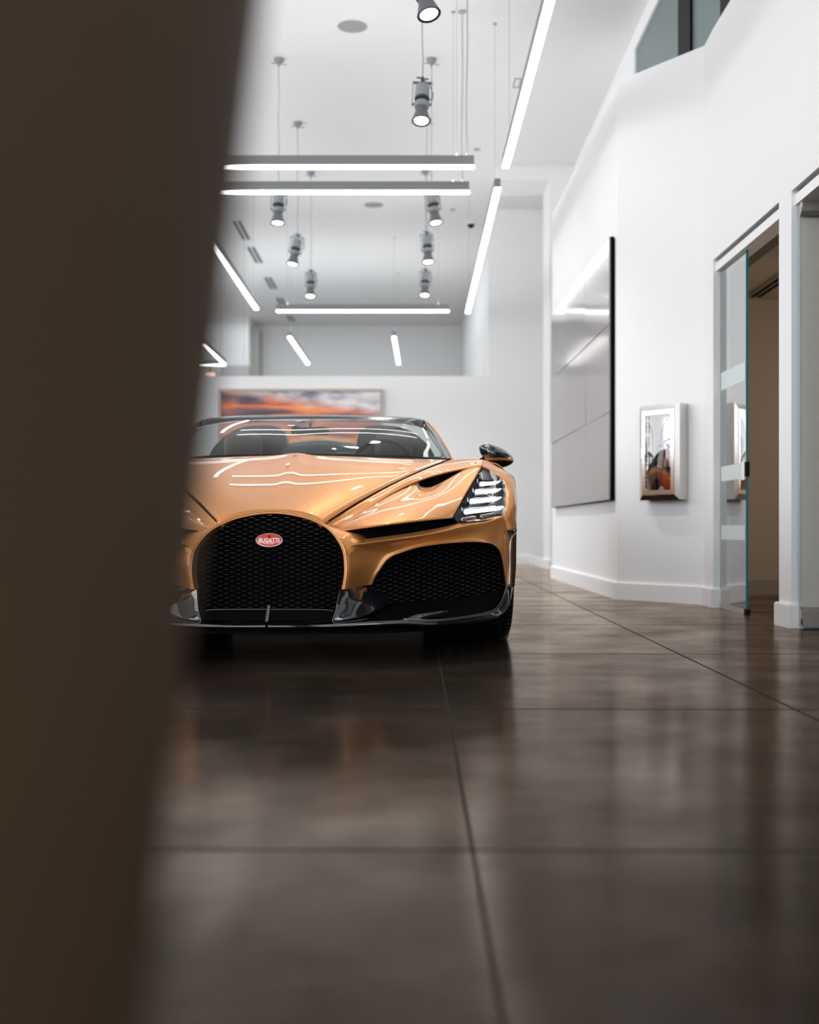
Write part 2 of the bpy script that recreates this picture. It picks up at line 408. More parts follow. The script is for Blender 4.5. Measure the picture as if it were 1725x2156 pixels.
# ================================================================== SPOT LAMPS
SPOT_W = 120.0
def spot(x, y, label, tilt=(0, 0), z=3.34, yaw=0.0, cord=True):
    t = empty('pendant_spotlight', (x, y, z), label, 'spotlight', 'spotlights hanging in two rows', yaw)
    mt = Matrix.Translation((0, 0, 0.30)) @ Matrix.Rotation(R(tilt[0] - 13), 4, 'X') @ Matrix.Rotation(R(tilt[1]), 4, 'Y') @ Matrix.Translation((0, 0, -0.30))
    bm = bmesh.new(); lathe(bm, [(0.0655, 0.0), (0.068, 0.004), (0.062, 0.02), (0.036, 0.105), (0.034, 0.112)], mtx=mt, cap=False)
    link('shade', bm, mat('shade_grey', (0.15, 0.16, 0.17), 0.45), t, auto=35)
    bm = bmesh.new(); lathe(bm, [(0.0655, 0.0), (0.056, -0.001), (0.050, 0.006), (0.046, 0.02), (0.03, 0.10)], mtx=mt, cap=False); link('rim', bm, M_black, t, auto=35)
    bm = bmesh.new(); lathe(bm, [(0.0500, 0.006), (0.040, 0.003), (0.002, 0.0015)], mtx=mt, cap=False)
    link('lamp_lens', bm, M_lens, t, smooth=True)
    bm = bmesh.new(); lathe(bm, [(0.03, 0.105), (0.05, 0.112), (0.054, 0.128), (0.054, 0.145), (0.05, 0.152), (0.02, 0.156)], mtx=mt)
    link('collar', bm, [M_lgrey], t, auto=35)
    bm = bmesh.new(); lathe(bm, [(0.02, 0.152), (0.02, 0.17), (0.052, 0.172), (0.054, 0.185), (0.052, 0.19)], mtx=mt)
    link('heat_ring', bm, M_dgrey, t, auto=35)
    bm = bmesh.new(); lathe(bm, [(0.048, 0.188), (0.05, 0.195), (0.05, 0.275), (0.046, 0.285), (0.02, 0.29)], mtx=mt)
    link('lamp_body', bm, M_lgrey, t, auto=35)
    bm = bmesh.new()
    for s in (-1, 1): bx(bm, s * 0.068 - 0.003, s * 0.068 + 0.003, -0.012, 0.012, 0.13, 0.315, mtx=mt)
    bx(bm, -0.071, 0.071, -0.012, 0.012, 0.312, 0.318, mtx=mt)
    for s in (-1, 1): bx(bm, min(s * 0.05, s * 0.072), max(s * 0.05, s * 0.072), -0.006, 0.006, 0.132, 0.144, mtx=mt)
    link('yoke', bm, M_lgrey, t)
    bm = bmesh.new(); lathe(bm, [(0.012, 0.318), (0.012, 0.345), (0.005, 0.36)], seg=12); bx(bm, -0.045, 0.045, -0.005, 0.005, 0.34, 0.348, mtx=Matrix.Rotation(R(25), 4, 'Z'))
    link('clamp', bm, M_dgrey, t)
    bm = bmesh.new()
    tube(bm, [(0.012, 0, 0.33), (0.045, 0.0, 0.31), (0.075, 0.01, 0.24), (0.07, 0.01, 0.19), (0.045, 0, 0.20)], 0.0035, 6)
    link('cable_loop', bm, M_dgrey, t, smooth=True)
    top = 4.9 - z
    bm = bmesh.new()
    pts = [(0.004 * math.sin(i * 1.7 + x * 3), 0, 0.35 + (top - 0.40) * i / 9) for i in range(10)]
    tube(bm, pts, 0.0045, 6)
    link('cord', bm, M_cable, t, smooth=True)
    bm = bmesh.new(); lathe(bm, [(0.05, top), (0.05, top - 0.012), (0.035, top - 0.034), (0.012, top - 0.05), (0.008, top - 0.075)], seg=20)
    bx(bm, -0.075, 0.075, -0.006, 0.006, top - 0.05, top - 0.044, mtx=Matrix.Rotation(R(20), 4, 'Z'))
    link('canopy', bm, M_grey, t, auto=35)
    l = bpy.data.lights.new('spot_beam', 'SPOT'); l.energy = SPOT_W; l.spot_size = R(118); l.spot_blend = 1.0; l.shadow_soft_size = 0.05; l.color = (1.0, 0.965, 0.93)
    b = bpy.data.objects.new('spot_beam', l); COL.objects.link(b); b.parent = t; b.location = (0, 0, -0.012)
    return t
spot(0.046, 6.67, 'nearest pendant spotlight, cut off by the top edge above the second one', tilt=(-2, -12), z=3.315)
spot(0.0925, 8.46, 'grey pendant spotlight in the right row, fully visible above the two near light bars', tilt=(-3, 2))
spot(0.205, 11.2, 'right-row pendant spotlight just below the second light bar', tilt=(4, -8))
spot(0.186, 12.85, 'right-row pendant spotlight, second of three below the light bars', tilt=(2, -3))
spot(0.196, 14.7, 'farthest pendant spotlight of the right row', tilt=(0, 2))
spot(-1.226, 11.2, 'left-row pendant spotlight with cable loop just below the second light bar', tilt=(4, 1))
spot(-1.213, 12.96, 'left-row pendant spotlight tilted, second of three on the left', tilt=(4, 10))
spot(-1.217, 14.76, 'farthest pendant spotlight of the left row', tilt=(0, 1))

# ================================================================== LINEAR LIGHTS
UP = 2.7      # watts of added ceiling fill per metre of bar
def linear(p0, p1, label, z=3.35, cables=(0.06, 0.94), group='linear pendant lights', cab_n=1):
    p0 = Vector((*p0, 0)); p1 = Vector((*p1, 0)); L = (p1 - p0).length; d = (p1 - p0) / L
    ang = math.atan2(d.y, d.x)
    t = empty('linear_pendant_light', (p0.x, p0.y, z), label, 'pendant light', group, ang)
    box('housing', 0.0, L, -0.026, 0.026, 0.022, 0.098, M_grey, t)
    bm = bmesh.new(); bx(bm, -0.006, L + 0.006, -0.0275, 0.0275, 0.0, 0.022, 0.009)
    link('diffuser', bm, M_tube, t, auto=40)
    up = area('bar_ceiling_fill', (L / 2, 0, 0.104), (R(180), 0, 0), L * 0.96, 0.04, UP * L, (0.94, 0.97, 1.0)); up.parent = t  # added upward fill to brighten the ceiling, not a lit part of the bar
    for c in cables:
        bm = bmesh.new(); tube(bm, [(L * c, 0, 0.098), (L * c, 0, 4.9 - z)], 0.0016, 6)
        lathe(bm, [(0.006, 0.098), (0.006, 0.115), (0.002, 0.125)], seg=8, mtx=Matrix.Translation((L * c, 0, 0)))
        lathe(bm, [(0.018, 4.9 - z), (0.018, 4.892 - z), (0.004, 4.885 - z)], seg=12, mtx=Matrix.Translation((L * c, 0, 0)))
        link('suspension_cable', bm, M_cable, t)
    return t
bar_a = linear((0.510, 9.47), (-1.75, 9.47), 'upper of the two long horizontal light bars above the car')
bar_b = linear((0.508, 10.18), (-1.75, 10.18), 'lower of the two long horizontal light bars above the car')
linear((0.517, 15.76), (-1.75, 15.76), 'far horizontal light bar above the half wall')
linear((0.762, 9.47), (0.762, 3.7), 'long diagonal light bar running to the top edge beside the upper right wall')
linear((0.742, 10.07), (0.772, 15.86), 'diagonal light bar with visible dark end cap, right of the spotlights')
linear((-2.0, 15.6), (-2.0, 10.07), 'diagonal light bar beside the brown pillar, left of the spotlights')
linear((-1.80, 17.9), (-1.77, 20.8), 'short slanting light bar behind the half wall, left one above the painting')
linear((-0.232, 17.9), (-0.19, 20.8), 'short nearly upright light bar behind the half wall, right one')
linear((-3.24, 20.85), (-3.23, 18.6), 'far left slanting light bar meeting another at a corner')
linear((-3.24, 20.95), (-4.6, 20.95), 'far left horizontal light bar meeting another at a corner')
# power feed cables that drop into the two near bars
for t, dx in ((bar_a, 0.055), (bar_b, 0.06)):
    ln = 4.9 - 3.35
    bm = bmesh.new(); tube(bm, [(dx, 0.012, 0.098), (dx + 0.006, 0.012, 0.5), (dx - 0.004, 0.012, 1.0), (dx, 0.012, ln - 0.01)], 0.006, 6)
    lathe(bm, [(0.035, ln - 0.012), (0.035, ln - 0.002)], seg=16, mtx=Matrix.Translation((dx, 0.012, 0)))
    link('feed_cable', bm, mat('feed_cable_beige', (0.42, 0.38, 0.35), 0.5), t)

# ceiling fittings
for i, (px, py, lab) in enumerate(((742, 55, 'round grey ceiling speaker, larger nearest one at top'), (787, 431, 'round grey ceiling speaker, smaller one below the long light bars'))):
    c = on_ceiling(px, py)
    t = empty('ceiling_speaker', c, lab, 'speaker')
    bm = bmesh.new(); lathe(bm, [(0.118, -0.002), (0.13, -0.006), (0.132, 0.0)], seg=40, cap=False); link('bezel', bm, mat('speaker_bezel', (0.42, 0.42, 0.41), 0.6), t, smooth=True)
    bm = bmesh.new(); lathe(bm, [(0.12, -0.003), (0.06, -0.005), (0.001, -0.006)], seg=40, cap=False); link('grille', bm, mat('speaker_grille', (0.33, 0.33, 0.32), 0.7), t, smooth=True)
for y0, y1, lab in ((17.1, 18.2, 'nearest twin-slot ceiling vent beside the brown pillar'), (18.7, 19.8, 'second twin-slot ceiling vent from the pillar'), (20.95, 21.95, 'third twin-slot ceiling vent from the pillar'), (22.8, 24.0, 'fourth ceiling vent, partly behind the far light bar'), (24.7, 25.4, 'farthest ceiling vent, below the far light bar')):
    t = empty('linear_ceiling_vent', (-2.49, (y0 + y1) / 2, 4.9), lab, 'vent', 'ceiling slot vents in a line'); h = (y1 - y0) / 2
    box('frame', -0.075, 0.075, -h - 0.02, h + 0.02, -0.004, 0.0, mat('vent_frame', (0.6, 0.6, 0.59), 0.5), t)
    for s in (-0.038, 0.038): box('slot', s - 0.02, s + 0.02, -h, h, -0.006, -0.004, M_dgrey, t)
t = empty('security_camera', (0.885, 17.2, 4.9), 'small dark dome security camera on the ceiling right of the spotlights', 'camera')
bm = bmesh.new(); lathe(bm, [(0.07, 0.0), (0.07, -0.02), (0.055, -0.03)], seg=20); link('base', bm, M_trim, t, auto=40)
bm = bmesh.new(); lathe(bm, [(0.055, -0.03), (0.05, -0.05), (0.03, -0.075), (0.008, -0.085)], seg=20); link('dome', bm, M_black, t, smooth=True)
c = on_ceiling(1089, 172)
t = empty('ceiling_plate', c, 'small rectangular grey-outlined ceiling fitting beside the long diagonal light bar', 'ceiling fitting')
box('plate', -0.045, 0.045, -0.16, 0.16, -0.012, 0.0, M_wall, t)
bm = bmesh.new(); bx(bm, -0.036, -0.022, -0.13, 0.13, -0.015, -0.012); bx(bm, 0.022, 0.036, -0.13, 0.13, -0.015, -0.012); bx(bm, -0.022, 0.022, -0.13, -0.10, -0.015, -0.012); bx(bm, -0.022, 0.022, 0.10, 0.13, -0.015, -0.012)
link('frame', bm, mat('fitting_grey', (0.35, 0.35, 0.36), 0.5), t)
for (px, py, lab) in ((1005, 314, 'tiny ceiling sprinkler between the upper light bars and the diagonal bar'), (954, 441, 'tiny ceiling sprinkler right of the smaller ceiling speaker')):
    c = on_ceiling(px, py); t = empty('sprinkler', c, lab, 'sprinkler')
    bm = bmesh.new(); lathe(bm, [(0.04, 0.0), (0.04, -0.004), (0.012, -0.008)], seg=16); link('escutcheon', bm, mat('fitting_grey'), t)
    bm = bmesh.new(); lathe(bm, [(0.008, -0.008), (0.008, -0.03), (0.018, -0.032), (0.018, -0.035)], seg=12); link('nozzle', bm, M_chrome, t)
# gallery behind the half wall: grey wall unit and small copper lamp far left
t = empty('wall_unit', (-3.6, 24.8, 3.55), 'pale grey box-shaped unit on the far wall behind the left light bars', 'wall unit')
box('casing', -0.28, 0.30, -0.28, 0.08, -0.02, 0.30, mat('unit_grey', (0.45, 0.45, 0.45), 0.5), t, bev=0.03)
box('outlet', -0.26, 0.28, -0.29, -0.27, 0.0, 0.035, M_grey, t)
t = empty('small_pendant_lamp', (-3.02, 18.0, 2.82), 'small glowing pink pendant lamp above the half wall at far left', 'pendant lamp')
bm = bmesh.new(); lathe(bm, [(0.02, 0.028), (0.07, 0.02), (0.082, 0.0), (0.07, -0.02), (0.02, -0.026)], seg=24); link('lamp_shade', bm, mat('lit_pink_shade', (1.0, 0.62, 0.5), 0.5, emit=1.6, ecol=(1.0, 0.66, 0.5)), t, smooth=True)
bm = bmesh.new(); lathe(bm, [(0.012, 0.095), (0.016, 0.06), (0.026, 0.028)], seg=12); link('socket', bm, mat('copper', (0.55, 0.25, 0.12), 0.3, metal=1), t, smooth=True)
bm = bmesh.new(); tube(bm, [(0, 0, 0.09), (0, 0, 2.08)], 0.003, 6); link('cord', bm, M_dgrey, t)
t = empty('horizontal_rod_lamp', (-3.0, 18.3, 2.83), 'thin horizontal pink rod light beside the small pendant lamp', 'rod light')
bm = bmesh.new(); tube(bm, [(0.08, 0, -0.02), (0.46, 0, -0.02)], 0.008, 8); link('rod', bm, mat('lit_pink_rod', (1, 0.7, 0.65), 0.5, emit=0.9, ecol=(1.0, 0.75, 0.7)), t)
bm = bmesh.new(); tube(bm, [(0.08, 0, 0.0), (0.47, 0, 0.0)], 0.006, 8); tube(bm, [(0.09, 0, 0), (0.09, 0, 2.07)], 0.002, 6); tube(bm, [(0.46, 0, 0), (0.46, 0, 2.07)], 0.002, 6); link('carrier', bm, M_grey, t)

# ================================================================== FRAMED SUNSET PICTURE
pic = empty('framed_picture', (-1.505, 16.49, 1.42), 'wide framed photograph of an orange sunset sky on the half wall behind the car', 'picture')
def sunset():
    m = bpy.data.materials.new('sunset_print'); m.use_nodes = True; nt = m.node_tree; N = nt.nodes.new; L = nt.links
    b = nt.nodes['Principled BSDF']; b.inputs['Roughness'].default_value = 0.35
    tc = N('ShaderNodeTexCoord'); mp = N('ShaderNodeMapping'); mp.inputs['Scale'].default_value = (0.55, 1, 3.4); mp.inputs['Rotation'].default_value = (0, R(9), 0); mp.inputs['Location'].default_value = (0.3, 0, 0.4)
    n = N('ShaderNodeTexNoise'); n.inputs['Scale'].default_value = 1.9; n.inputs['Detail'].default_value = 7; n.inputs['Distortion'].default_value = 0.8
    L.new(tc.outputs['Object'], mp.inputs[0]); L.new(mp.outputs[0], n.inputs['Vector'])
    r1 = N('ShaderNodeValToRGB'); e = r1.color_ramp.elements
    e[0].position = 0.32; e[0].color = (0.06, 0.035, 0.05, 1); e[1].position = 0.72; e[1].color = (0.93, 0.55, 0.36, 1)
    for p, c in ((0.42, (0.20, 0.09, 0.10, 1)), (0.48, (0.62, 0.13, 0.04, 1)), (0.56, (0.85, 0.24, 0.06, 1)), (0.64, (0.85, 0.36, 0.20, 1))):
        x = e.new(p); x.color = c
    L.new(n.outputs['Fac'], r1.inputs['Fac'])
    n2 = N('ShaderNodeTexNoise'); n2.inputs['Scale'].default_value = 3.2; n2.inputs['Detail'].default_value = 6
    mp2 = N('ShaderNodeMapping'); mp2.inputs['Scale'].default_value = (0.7, 1, 2.2); L.new(tc.outputs['Object'], mp2.inputs[0]); L.new(mp2.outputs[0], n2.inputs['Vector'])
    r2 = N('ShaderNodeValToRGB'); e = r2.color_ramp.elements
    e[0].position = 0.36; e[0].color = (0.20, 0.19, 0.25, 1); e[1].position = 0.60; e[1].color = (0.80, 0.76, 0.76, 1)
    L.new(n2.outputs['Fac'], r2.inputs['Fac'])
    sp = N('ShaderNodeSeparateXYZ'); L.new(tc.outputs['Object'], sp.inputs[0])
    ma = N('ShaderNodeMath'); ma.operation = 'MULTIPLY_ADD'; ma.inputs[1].default_value = 0.16; L.new(sp.outputs['X'], ma.inputs[0])
    L.new(sp.outputs['Z'], ma.inputs[2])
    mr = N('ShaderNodeMapRange'); mr.inputs['From Min'].default_value = 0.76; mr.inputs['From Max'].default_value = 0.90; L.new(ma.outputs[0], mr.inputs['Value'])
    mx = N('ShaderNodeMix'); mx.data_type = 'RGBA'; L.new(mr.outputs[0], mx.inputs[0]); L.new(r1.outputs[0], mx.inputs[6]); L.new(r2.outputs[0], mx.inputs[7])
    L.new(mx.outputs[2], b.inputs['Base Color'])
    return m
box('print', -1.10, 1.10, -0.02, -0.01, -0.46, 0.965, sunset(), pic)
bm = bmesh.new()
bx(bm, -1.14, 1.14, -0.04, 0.0, 0.965, 1.0); bx(bm, -1.14, 1.14, -0.04, 0.0, -0.50, -0.46); bx(bm, -1.14, -1.10, -0.04, 0, -0.46, 0.965); bx(bm, 1.10, 1.14, -0.04, 0, -0.46, 0.965)
link('frame', bm, mat('pale_wood_frame', (0.45, 0.40, 0.35), 0.4), pic)

# ================================================================== VIDEO WALL
vw = empty('video_wall', (1.44, 10.12, 0.70), 'large switched-off video wall of nine dark glossy grey screens on the right wall', 'video wall')
dirv = Vector((1.435 - 1.465, 12.0 - 8.42, 0)).normalized()
vw.rotation_euler = (0, 0, math.atan2(dirv.y, dirv.x))   # local x runs along the wall, +y points into the room
M_screen = mat('dark_glossy_screen', (0.30, 0.28, 0.272), 0.10, ior=1.13)
bm = bmesh.new(); bx(bm, -1.62, 1.62, -0.003, 0.022, 0.0, 1.875)
link('mounting_frame', bm, M_matblack, vw)
k = 0
for i in range(3):
    for j in range(3):
        bm = bmesh.new(); bx(bm, -0.538, 0.538, 0.0, 0.013, -0.3105, 0.3105, 0.002)
        o = link('screen', bm, M_screen, vw)
        o.location = (-1.08 + i * 1.08, 0.020 + (0.004, 0.0, 0.002, 0.003, 0.001, 0.004, 0.0, 0.003, 0.001)[k], 0.313 + j * 0.625)
        o.rotation_euler = (R((0.25, -0.2, 0.15, 0.0, 0.2, -0.25, 0.1, -0.1, 0.2)[k]), 0, R((0.15, -0.12, 0.2, -0.2, 0.1, 0.12, -0.1, 0.18, -0.15)[k]))
        k += 1

# ================================================================== FIRE EXTINGUISHER CABINET
C1 = Vector((1.465, 8.42, 0)); C2 = Vector((1.925, 7.8, 0)); wd = (C2 - C1).normalized()
# local axes of the cabinet: x along the wall to the right, y out of the wall towards the camera... kept right-handed: z up
def wall2_s(px, off):
    n = Vector((-wd.y * -1, 0, 0))
    nn = Vector((wd.y, -wd.x, 0));  nn = nn if nn.y < 0 else -nn
    k = (px - CX) / F; a = C1 + nn * off
    return (k * a.y - a.x) / (wd.x - k * wd.y)
s0, s1 = wall2_s(1345, 0.10), wall2_s(1428.2, 0.10)
cw = s1 - s0; cpos = C1 + wd * ((s0 + s1) / 2)
cab = empty('extinguisher_cabinet', (cpos.x, cpos.y, 0.69), 'brushed steel fire extinguisher cabinet with a glazed door on the angled white wall', 'cabinet', rz=math.atan2(wd.y, wd.x))
# with local x along wd, local -y points out of the wall
h = 0.635
bm = bmesh.new()
for (x0, x1, z0, z1) in ((-cw / 2, -cw / 2 + 0.012, 0, h), (cw / 2 - 0.012, cw / 2, 0, h), (-cw / 2 + 0.012, cw / 2 - 0.012, 0, 0.012), (-cw / 2 + 0.012, cw / 2 - 0.012, h - 0.012, h)):
    bx(bm, x0, x1, -0.085, 0.0, z0, z1)
bx(bm, -cw / 2 + 0.012, cw / 2 - 0.012, -0.004, 0.0, 0.012, h - 0.012)
link('body', bm, M_steel, cab)
def frame_mesh(bm, x0, x1, z0, z1, t, y0, y1, slope=0.0):
    """rectangular ring, outer edge at y0, inner edge pushed out to y1"""
    o = [(x0, z0), (x1, z0), (x1, z1), (x0, z1)]; i = [(x0 + t, z0 + t), (x1 - t, z0 + t), (x1 - t, z1 - t), (x0 + t, z1 - t)]
    vo = [bm.verts.new((x, y0, z)) for x, z in o]; vi = [bm.verts.new((x, y1, z)) for x, z in i]; vb = [bm.verts.new((x, y0 + 0.006, z)) for x, z in i]
    for k in range(4):
        l = (k + 1) % 4
        for q in ((vo[k], vo[l], vi[l], vi[k]), (vi[k], vi[l], vb[l], vb[k])): bm.faces.new(q)
    bmesh.ops.recalc_face_normals(bm, faces=bm.faces)
bm = bmesh.new(); frame_mesh(bm, -cw / 2 - 0.002, cw / 2 + 0.002, -0.002, h + 0.002, 0.032, -0.085, -0.100)
link('face_frame', bm, M_steel, cab)
dx0, dx1, dz0, dz1 = -cw / 2 + 0.032, cw / 2 - 0.032, 0.034, h - 0.034
bm = bmesh.new(); ft = 0.030
bx(bm, dx0, dx0 + ft, -0.103, -0.092, dz0, dz1); bx(bm, dx1 - ft, dx1, -0.103, -0.092, dz0, dz1)
bx(bm, dx0 + ft, dx1 - ft, -0.103, -0.092, dz0, dz0 + ft); bx(bm, dx0 + ft, dx1 - ft, -0.103, -0.092, dz1 - ft, dz1)
dr = link('door', bm, M_steel, cab)
bm = bmesh.new()
def gz(x, z): return -0.098 - 0.012 * max(0, 1 - x * x) * max(0, 1 - z * z)
gw = (dx1 - dx0) / 2 - ft; gh = (dz1 - dz0) / 2 - ft; gxc = (dx0 + dx1) / 2; gzc = (dz0 + dz1) / 2
V = [[bm.verts.new((gxc + gw * (i / 6 - 1), gz(i / 6 - 1, j / 12 - 1), gzc + gh * (j / 12 - 1))) for j in range(25)] for i in range(13)]
for i in range(12):
    for j in range(24): bm.faces.new((V[i][j], V[i + 1][j], V[i + 1][j + 1], V[i][j + 1]))
link('pane', bm, glass('cabinet_glass', (0.95, 0.98, 1.0), 3.2), dr, smooth=True)
bm = bmesh.new(); bx(bm, dx0 + 0.004, dx0 + 0.022, -0.112, -0.103, h * 0.43, h * 0.56, 0.003); link('handle', bm, M_chrome, dr)
for wrd, zo in (('FIRE', 0.0), ('EXTINGUISHER', 0.0)):
    nL = len(wrd); z_mid = gzc + gh * 0.97 - (0.029 * (nL / 2) if wrd == 'FIRE' else 0.029 * (4.8 + nL / 2))
    solid_text('lettering', '\n'.join(wrd), 0.034, M_matblack, dr, Matrix.Translation((gxc - gw + 0.018, -0.1135, z_mid)) @ Matrix.Rotation(R(90), 4, 'X'), line=0.86, offset=0.0006)
# extinguisher inside
ex = empty('fire_extinguisher', cab.matrix_basis @ Vector((0, 0, 0)), 'red fire extinguisher with white tag standing inside the steel cabinet', 'fire extinguisher')
ex.location = cpos + Vector((0, 0, 0.69 + 0.013)); ex.rotation_euler = cab.rotation_euler
mt = Matrix.Translation((0.022, -0.047, 0))
bm = bmesh.new(); lathe(bm, [(0.036, 0.0), (0.041, 0.006), (0.041, 0.27), (0.036, 0.30), (0.018, 0.325), (0.014, 0.335)], mtx=mt); link('cylinder', bm, mat('red_enamel', (0.62, 0.045, 0.015), 0.25, coat=0.6), ex, auto=40)
bm = bmesh.new(); lathe(bm, [(0.016, 0.33), (0.017, 0.345), (0.013, 0.365)], mtx=mt, seg=16); link('valve', bm, M_chrome, ex, auto=40)
bm = bmesh.new(); tube(bm, [(0.01, -0.05, 0.375), (0.03, -0.05, 0.385), (0.075, -0.045, 0.40)], 0.007, 8); tube(bm, [(0.015, -0.05, 0.352), (0.07, -0.045, 0.350)], 0.006, 8); link('lever', bm, M_chrome, ex)
bm = bmesh.new(); lathe(bm, [(0.001, -0.006), (0.012, 0.0), (0.001, 0.018)], seg=10, mtx=Matrix.Translation((-0.002, -0.06, 0.40)) @ Matrix.Rotation(R(-20), 4, 'Y')); link('pin_seal', bm, mat('blue_plastic', (0.02, 0.22, 0.75), 0.3), ex, smooth=True)
bm = bmesh.new(); tube(bm, spline([(0.012, -0.05, 0.345), (-0.02, -0.055, 0.352), (-0.045, -0.06, 0.32), (-0.052, -0.06, 0.24), (-0.05, -0.058, 0.16), (-0.046, -0.055, 0.06)], 5), 0.009, 8); link('hose', bm, M_black, ex, smooth=True)
bm = bmesh.new(); bx(bm, -0.02, 0.02, -0.093, -0.0915, 0.20, 0.33, mtx=Matrix.Rotation(R(10), 4, 'Y') @ Matrix.Translation((-0.03, 0, 0.0))); link('inspection_tag', bm, mat('tag_white', (0.75, 0.7, 0.66), 0.6), ex)
bm = bmesh.new()
vs = [bm.verts.new(p) for p in ((-0.026 + 0.022, -0.0893, 0.06), (0.022, -0.0893, 0.038), (0.048, -0.0893, 0.06), (0.022, -0.0893, 0.082))]; bm.faces.new(vs)
link('diamond_mark', bm, mat('mark_white', (0.85, 0.8, 0.78), 0.5), ex)
bm = bmesh.new(); lathe(bm, [(0.0414, 0.165), (0.0414, 0.205)], mtx=mt, cap=False); link('label_band', bm, mat('label_black_green', (0.03, 0.04, 0.02), 0.4), ex, smooth=True)

# ================================================================== FOREGROUND PILLAR
def pillar():
    t = empty('pillar', (-0.2835, 0.425, 0), 'dark brown leaning pillar, far out of focus, filling the whole left edge in front of the car', 'pillar')
    bm = bmesh.new()
    lathe(bm, [(0.1456 + 0.121 * z, z) for z in [0.0, 0.25, 0.5, 0.75, 1.0, 1.25, 1.5]], seg=96)
    link('shaft', bm, mat('brown_leather_wrap', (0.052, 0.033, 0.017), 0.6, spec=0.1, vary=0.12, vary_scale=2.5), t, auto=60)
    return t
pillar()
# ================================================================== THE CAR
def XC(Y): return -0.5285 - 0.010 * (Y - 4.47)      # centre line of the car in plan
CAR = Vector((XC(5.42), 5.42, 0))
car = empty('sports_car', CAR, 'bronze two-seat roadster with black horseshoe grille and red oval badge, facing the camera', 'car')
def UV(px, py, Y):
    """photo pixel at distance Y -> car coordinates (u across from the centre line, Y, z)"""
    p = at(px, py, Y); return Vector((p.x - XC(Y), Y, p.z))
def G(rows): return [[UV(*p) for p in r] for r in rows]
def place(bm, side=1):
    for v in bm.verts:
        u, Y, z = v.co; v.co = Vector((XC(Y) + side * u, Y, z)) - CAR
    if side < 0: bmesh.ops.reverse_faces(bm, faces=bm.faces)
def part(name, bm, m, parent=None, side=1, auto=None, thick=0.0, weld=True, smooth=True, world=False):
    if weld: bmesh.ops.remove_doubles(bm, verts=bm.verts, dist=0.00005)
    if not world: place(bm, side)
    o = link(name, bm, m, parent or car, smooth=smooth and auto is None, auto=auto)
    if thick:
        s = o.modifiers.new('thickness', 'SOLIDIFY'); s.thickness = thick; s.offset = -1; s.use_even_offset = False
    return o
def pair(name, make, m, **kw):
    out = []
    for s in (1, -1):
        bm = bmesh.new(); make(bm); out.append(part(name, bm, m, side=s, **kw))
    return out
def lerp(a, b, t): return a + (b - a) * t
def along(P, t):
    """Catmull-Rom through P at t in 0..1"""
    n = len(P) - 1; x = min(max(t, 0), 1) * n; i = min(int(x), n - 1); f = x - i
    a = P[i - 1] if i > 0 else 2 * P[0] - P[1]; d = P[i + 2] if i + 2 <= n else 2 * P[n] - P[n - 1]
    return cr(a, P[i], P[i + 1], d, f)

# ---- hood --------------------------------------------------------------
E = [UV(*p) for p in ((681, 1105, 4.585), (738, 1068, 4.80), (788, 1039, 4.98), (828, 1018, 5.15), (861, 1004, 5.30), (897, 986.5, 5.50), (923, 976.5, 5.72), (948, 967, 5.98))]
Cn = [Vector((0, 4.615 + 1.056 * k / 7, 0.565 + 0.36 * (1.056 * k / 7) - 0.09 * (1.056 * k / 7) ** 2)) for k in range(8)]
for p in Cn: p.x = 0.0
import numpy as np
def fair(P, deg=3):
    """least-squares smoothing of a control curve, ends kept"""
    t = np.linspace(0, 1, len(P)); out = []
    d = [0.0] + [(b - a).length for a, b in zip(P, P[1:])]; t = np.cumsum(d) / sum(d)
    w = np.ones(len(P)); w[0] = w[-1] = 30
    C = [np.polyfit(t, [p[k] for p in P], deg, w=w) for k in range(3)]
    return [Vector([float(np.polyval(c, x)) for c in C]) for x in t]
E = fair(E)
def hood(bm):
    NR, NC = 36, 26; V = []
    for i in range(NR + 1):
        r = i / NR; c = along(Cn, r); e = along(E, r); row = []
        for j in range(-NC, NC + 1):
            t = abs(j) / NC; t = t ** 0.9; sg = 1 if j >= 0 else -1
            tt = t ** (2.5 + 1.0 * r)
            u = (e.x - 0.004) * t; Y = lerp(c.y, e.y, t * t); z = lerp(c.z, e.z, tt)
            z += 0.032 * t * t * (1 - t * t) * (0.4 - 1.2 * r ** 3)                     # crown
            z -= 0.006 * math.exp(-((1 - t) / 0.035) ** 2)                             # roll into the shut line
            z += (0.001 + 0.011 * r ** 2.5) * math.exp(-(u / (0.022 + 0.05 * r * r)) ** 2)   # centre spine
            row.append(bm.verts.new((sg * u, Y, z)))
        V.append(row)
    for i in range(NR):
        for j in range(2 * NC): bm.faces.new((V[i][j], V[i][j + 1], V[i + 1][j + 1], V[i + 1][j]))
    bmesh.ops.recalc_face_normals(bm, faces=bm.faces)
    if sum((f.normal.z for f in bm.faces)) < 0: bmesh.ops.reverse_faces(bm, faces=bm.faces)
bm = bmesh.new(); hood(bm); part('hood', bm, M_paint, thick=0.012)
def gap_shade(bm): tube(bm, [p + Vector((-0.0012, -0.003, 0.0)) for p in spline(E, 5)[1:]], 0.0024, 6)
pair('hood_gap_shade', gap_shade, M_matblack)  # black tube drawing in the shade of the shut gap

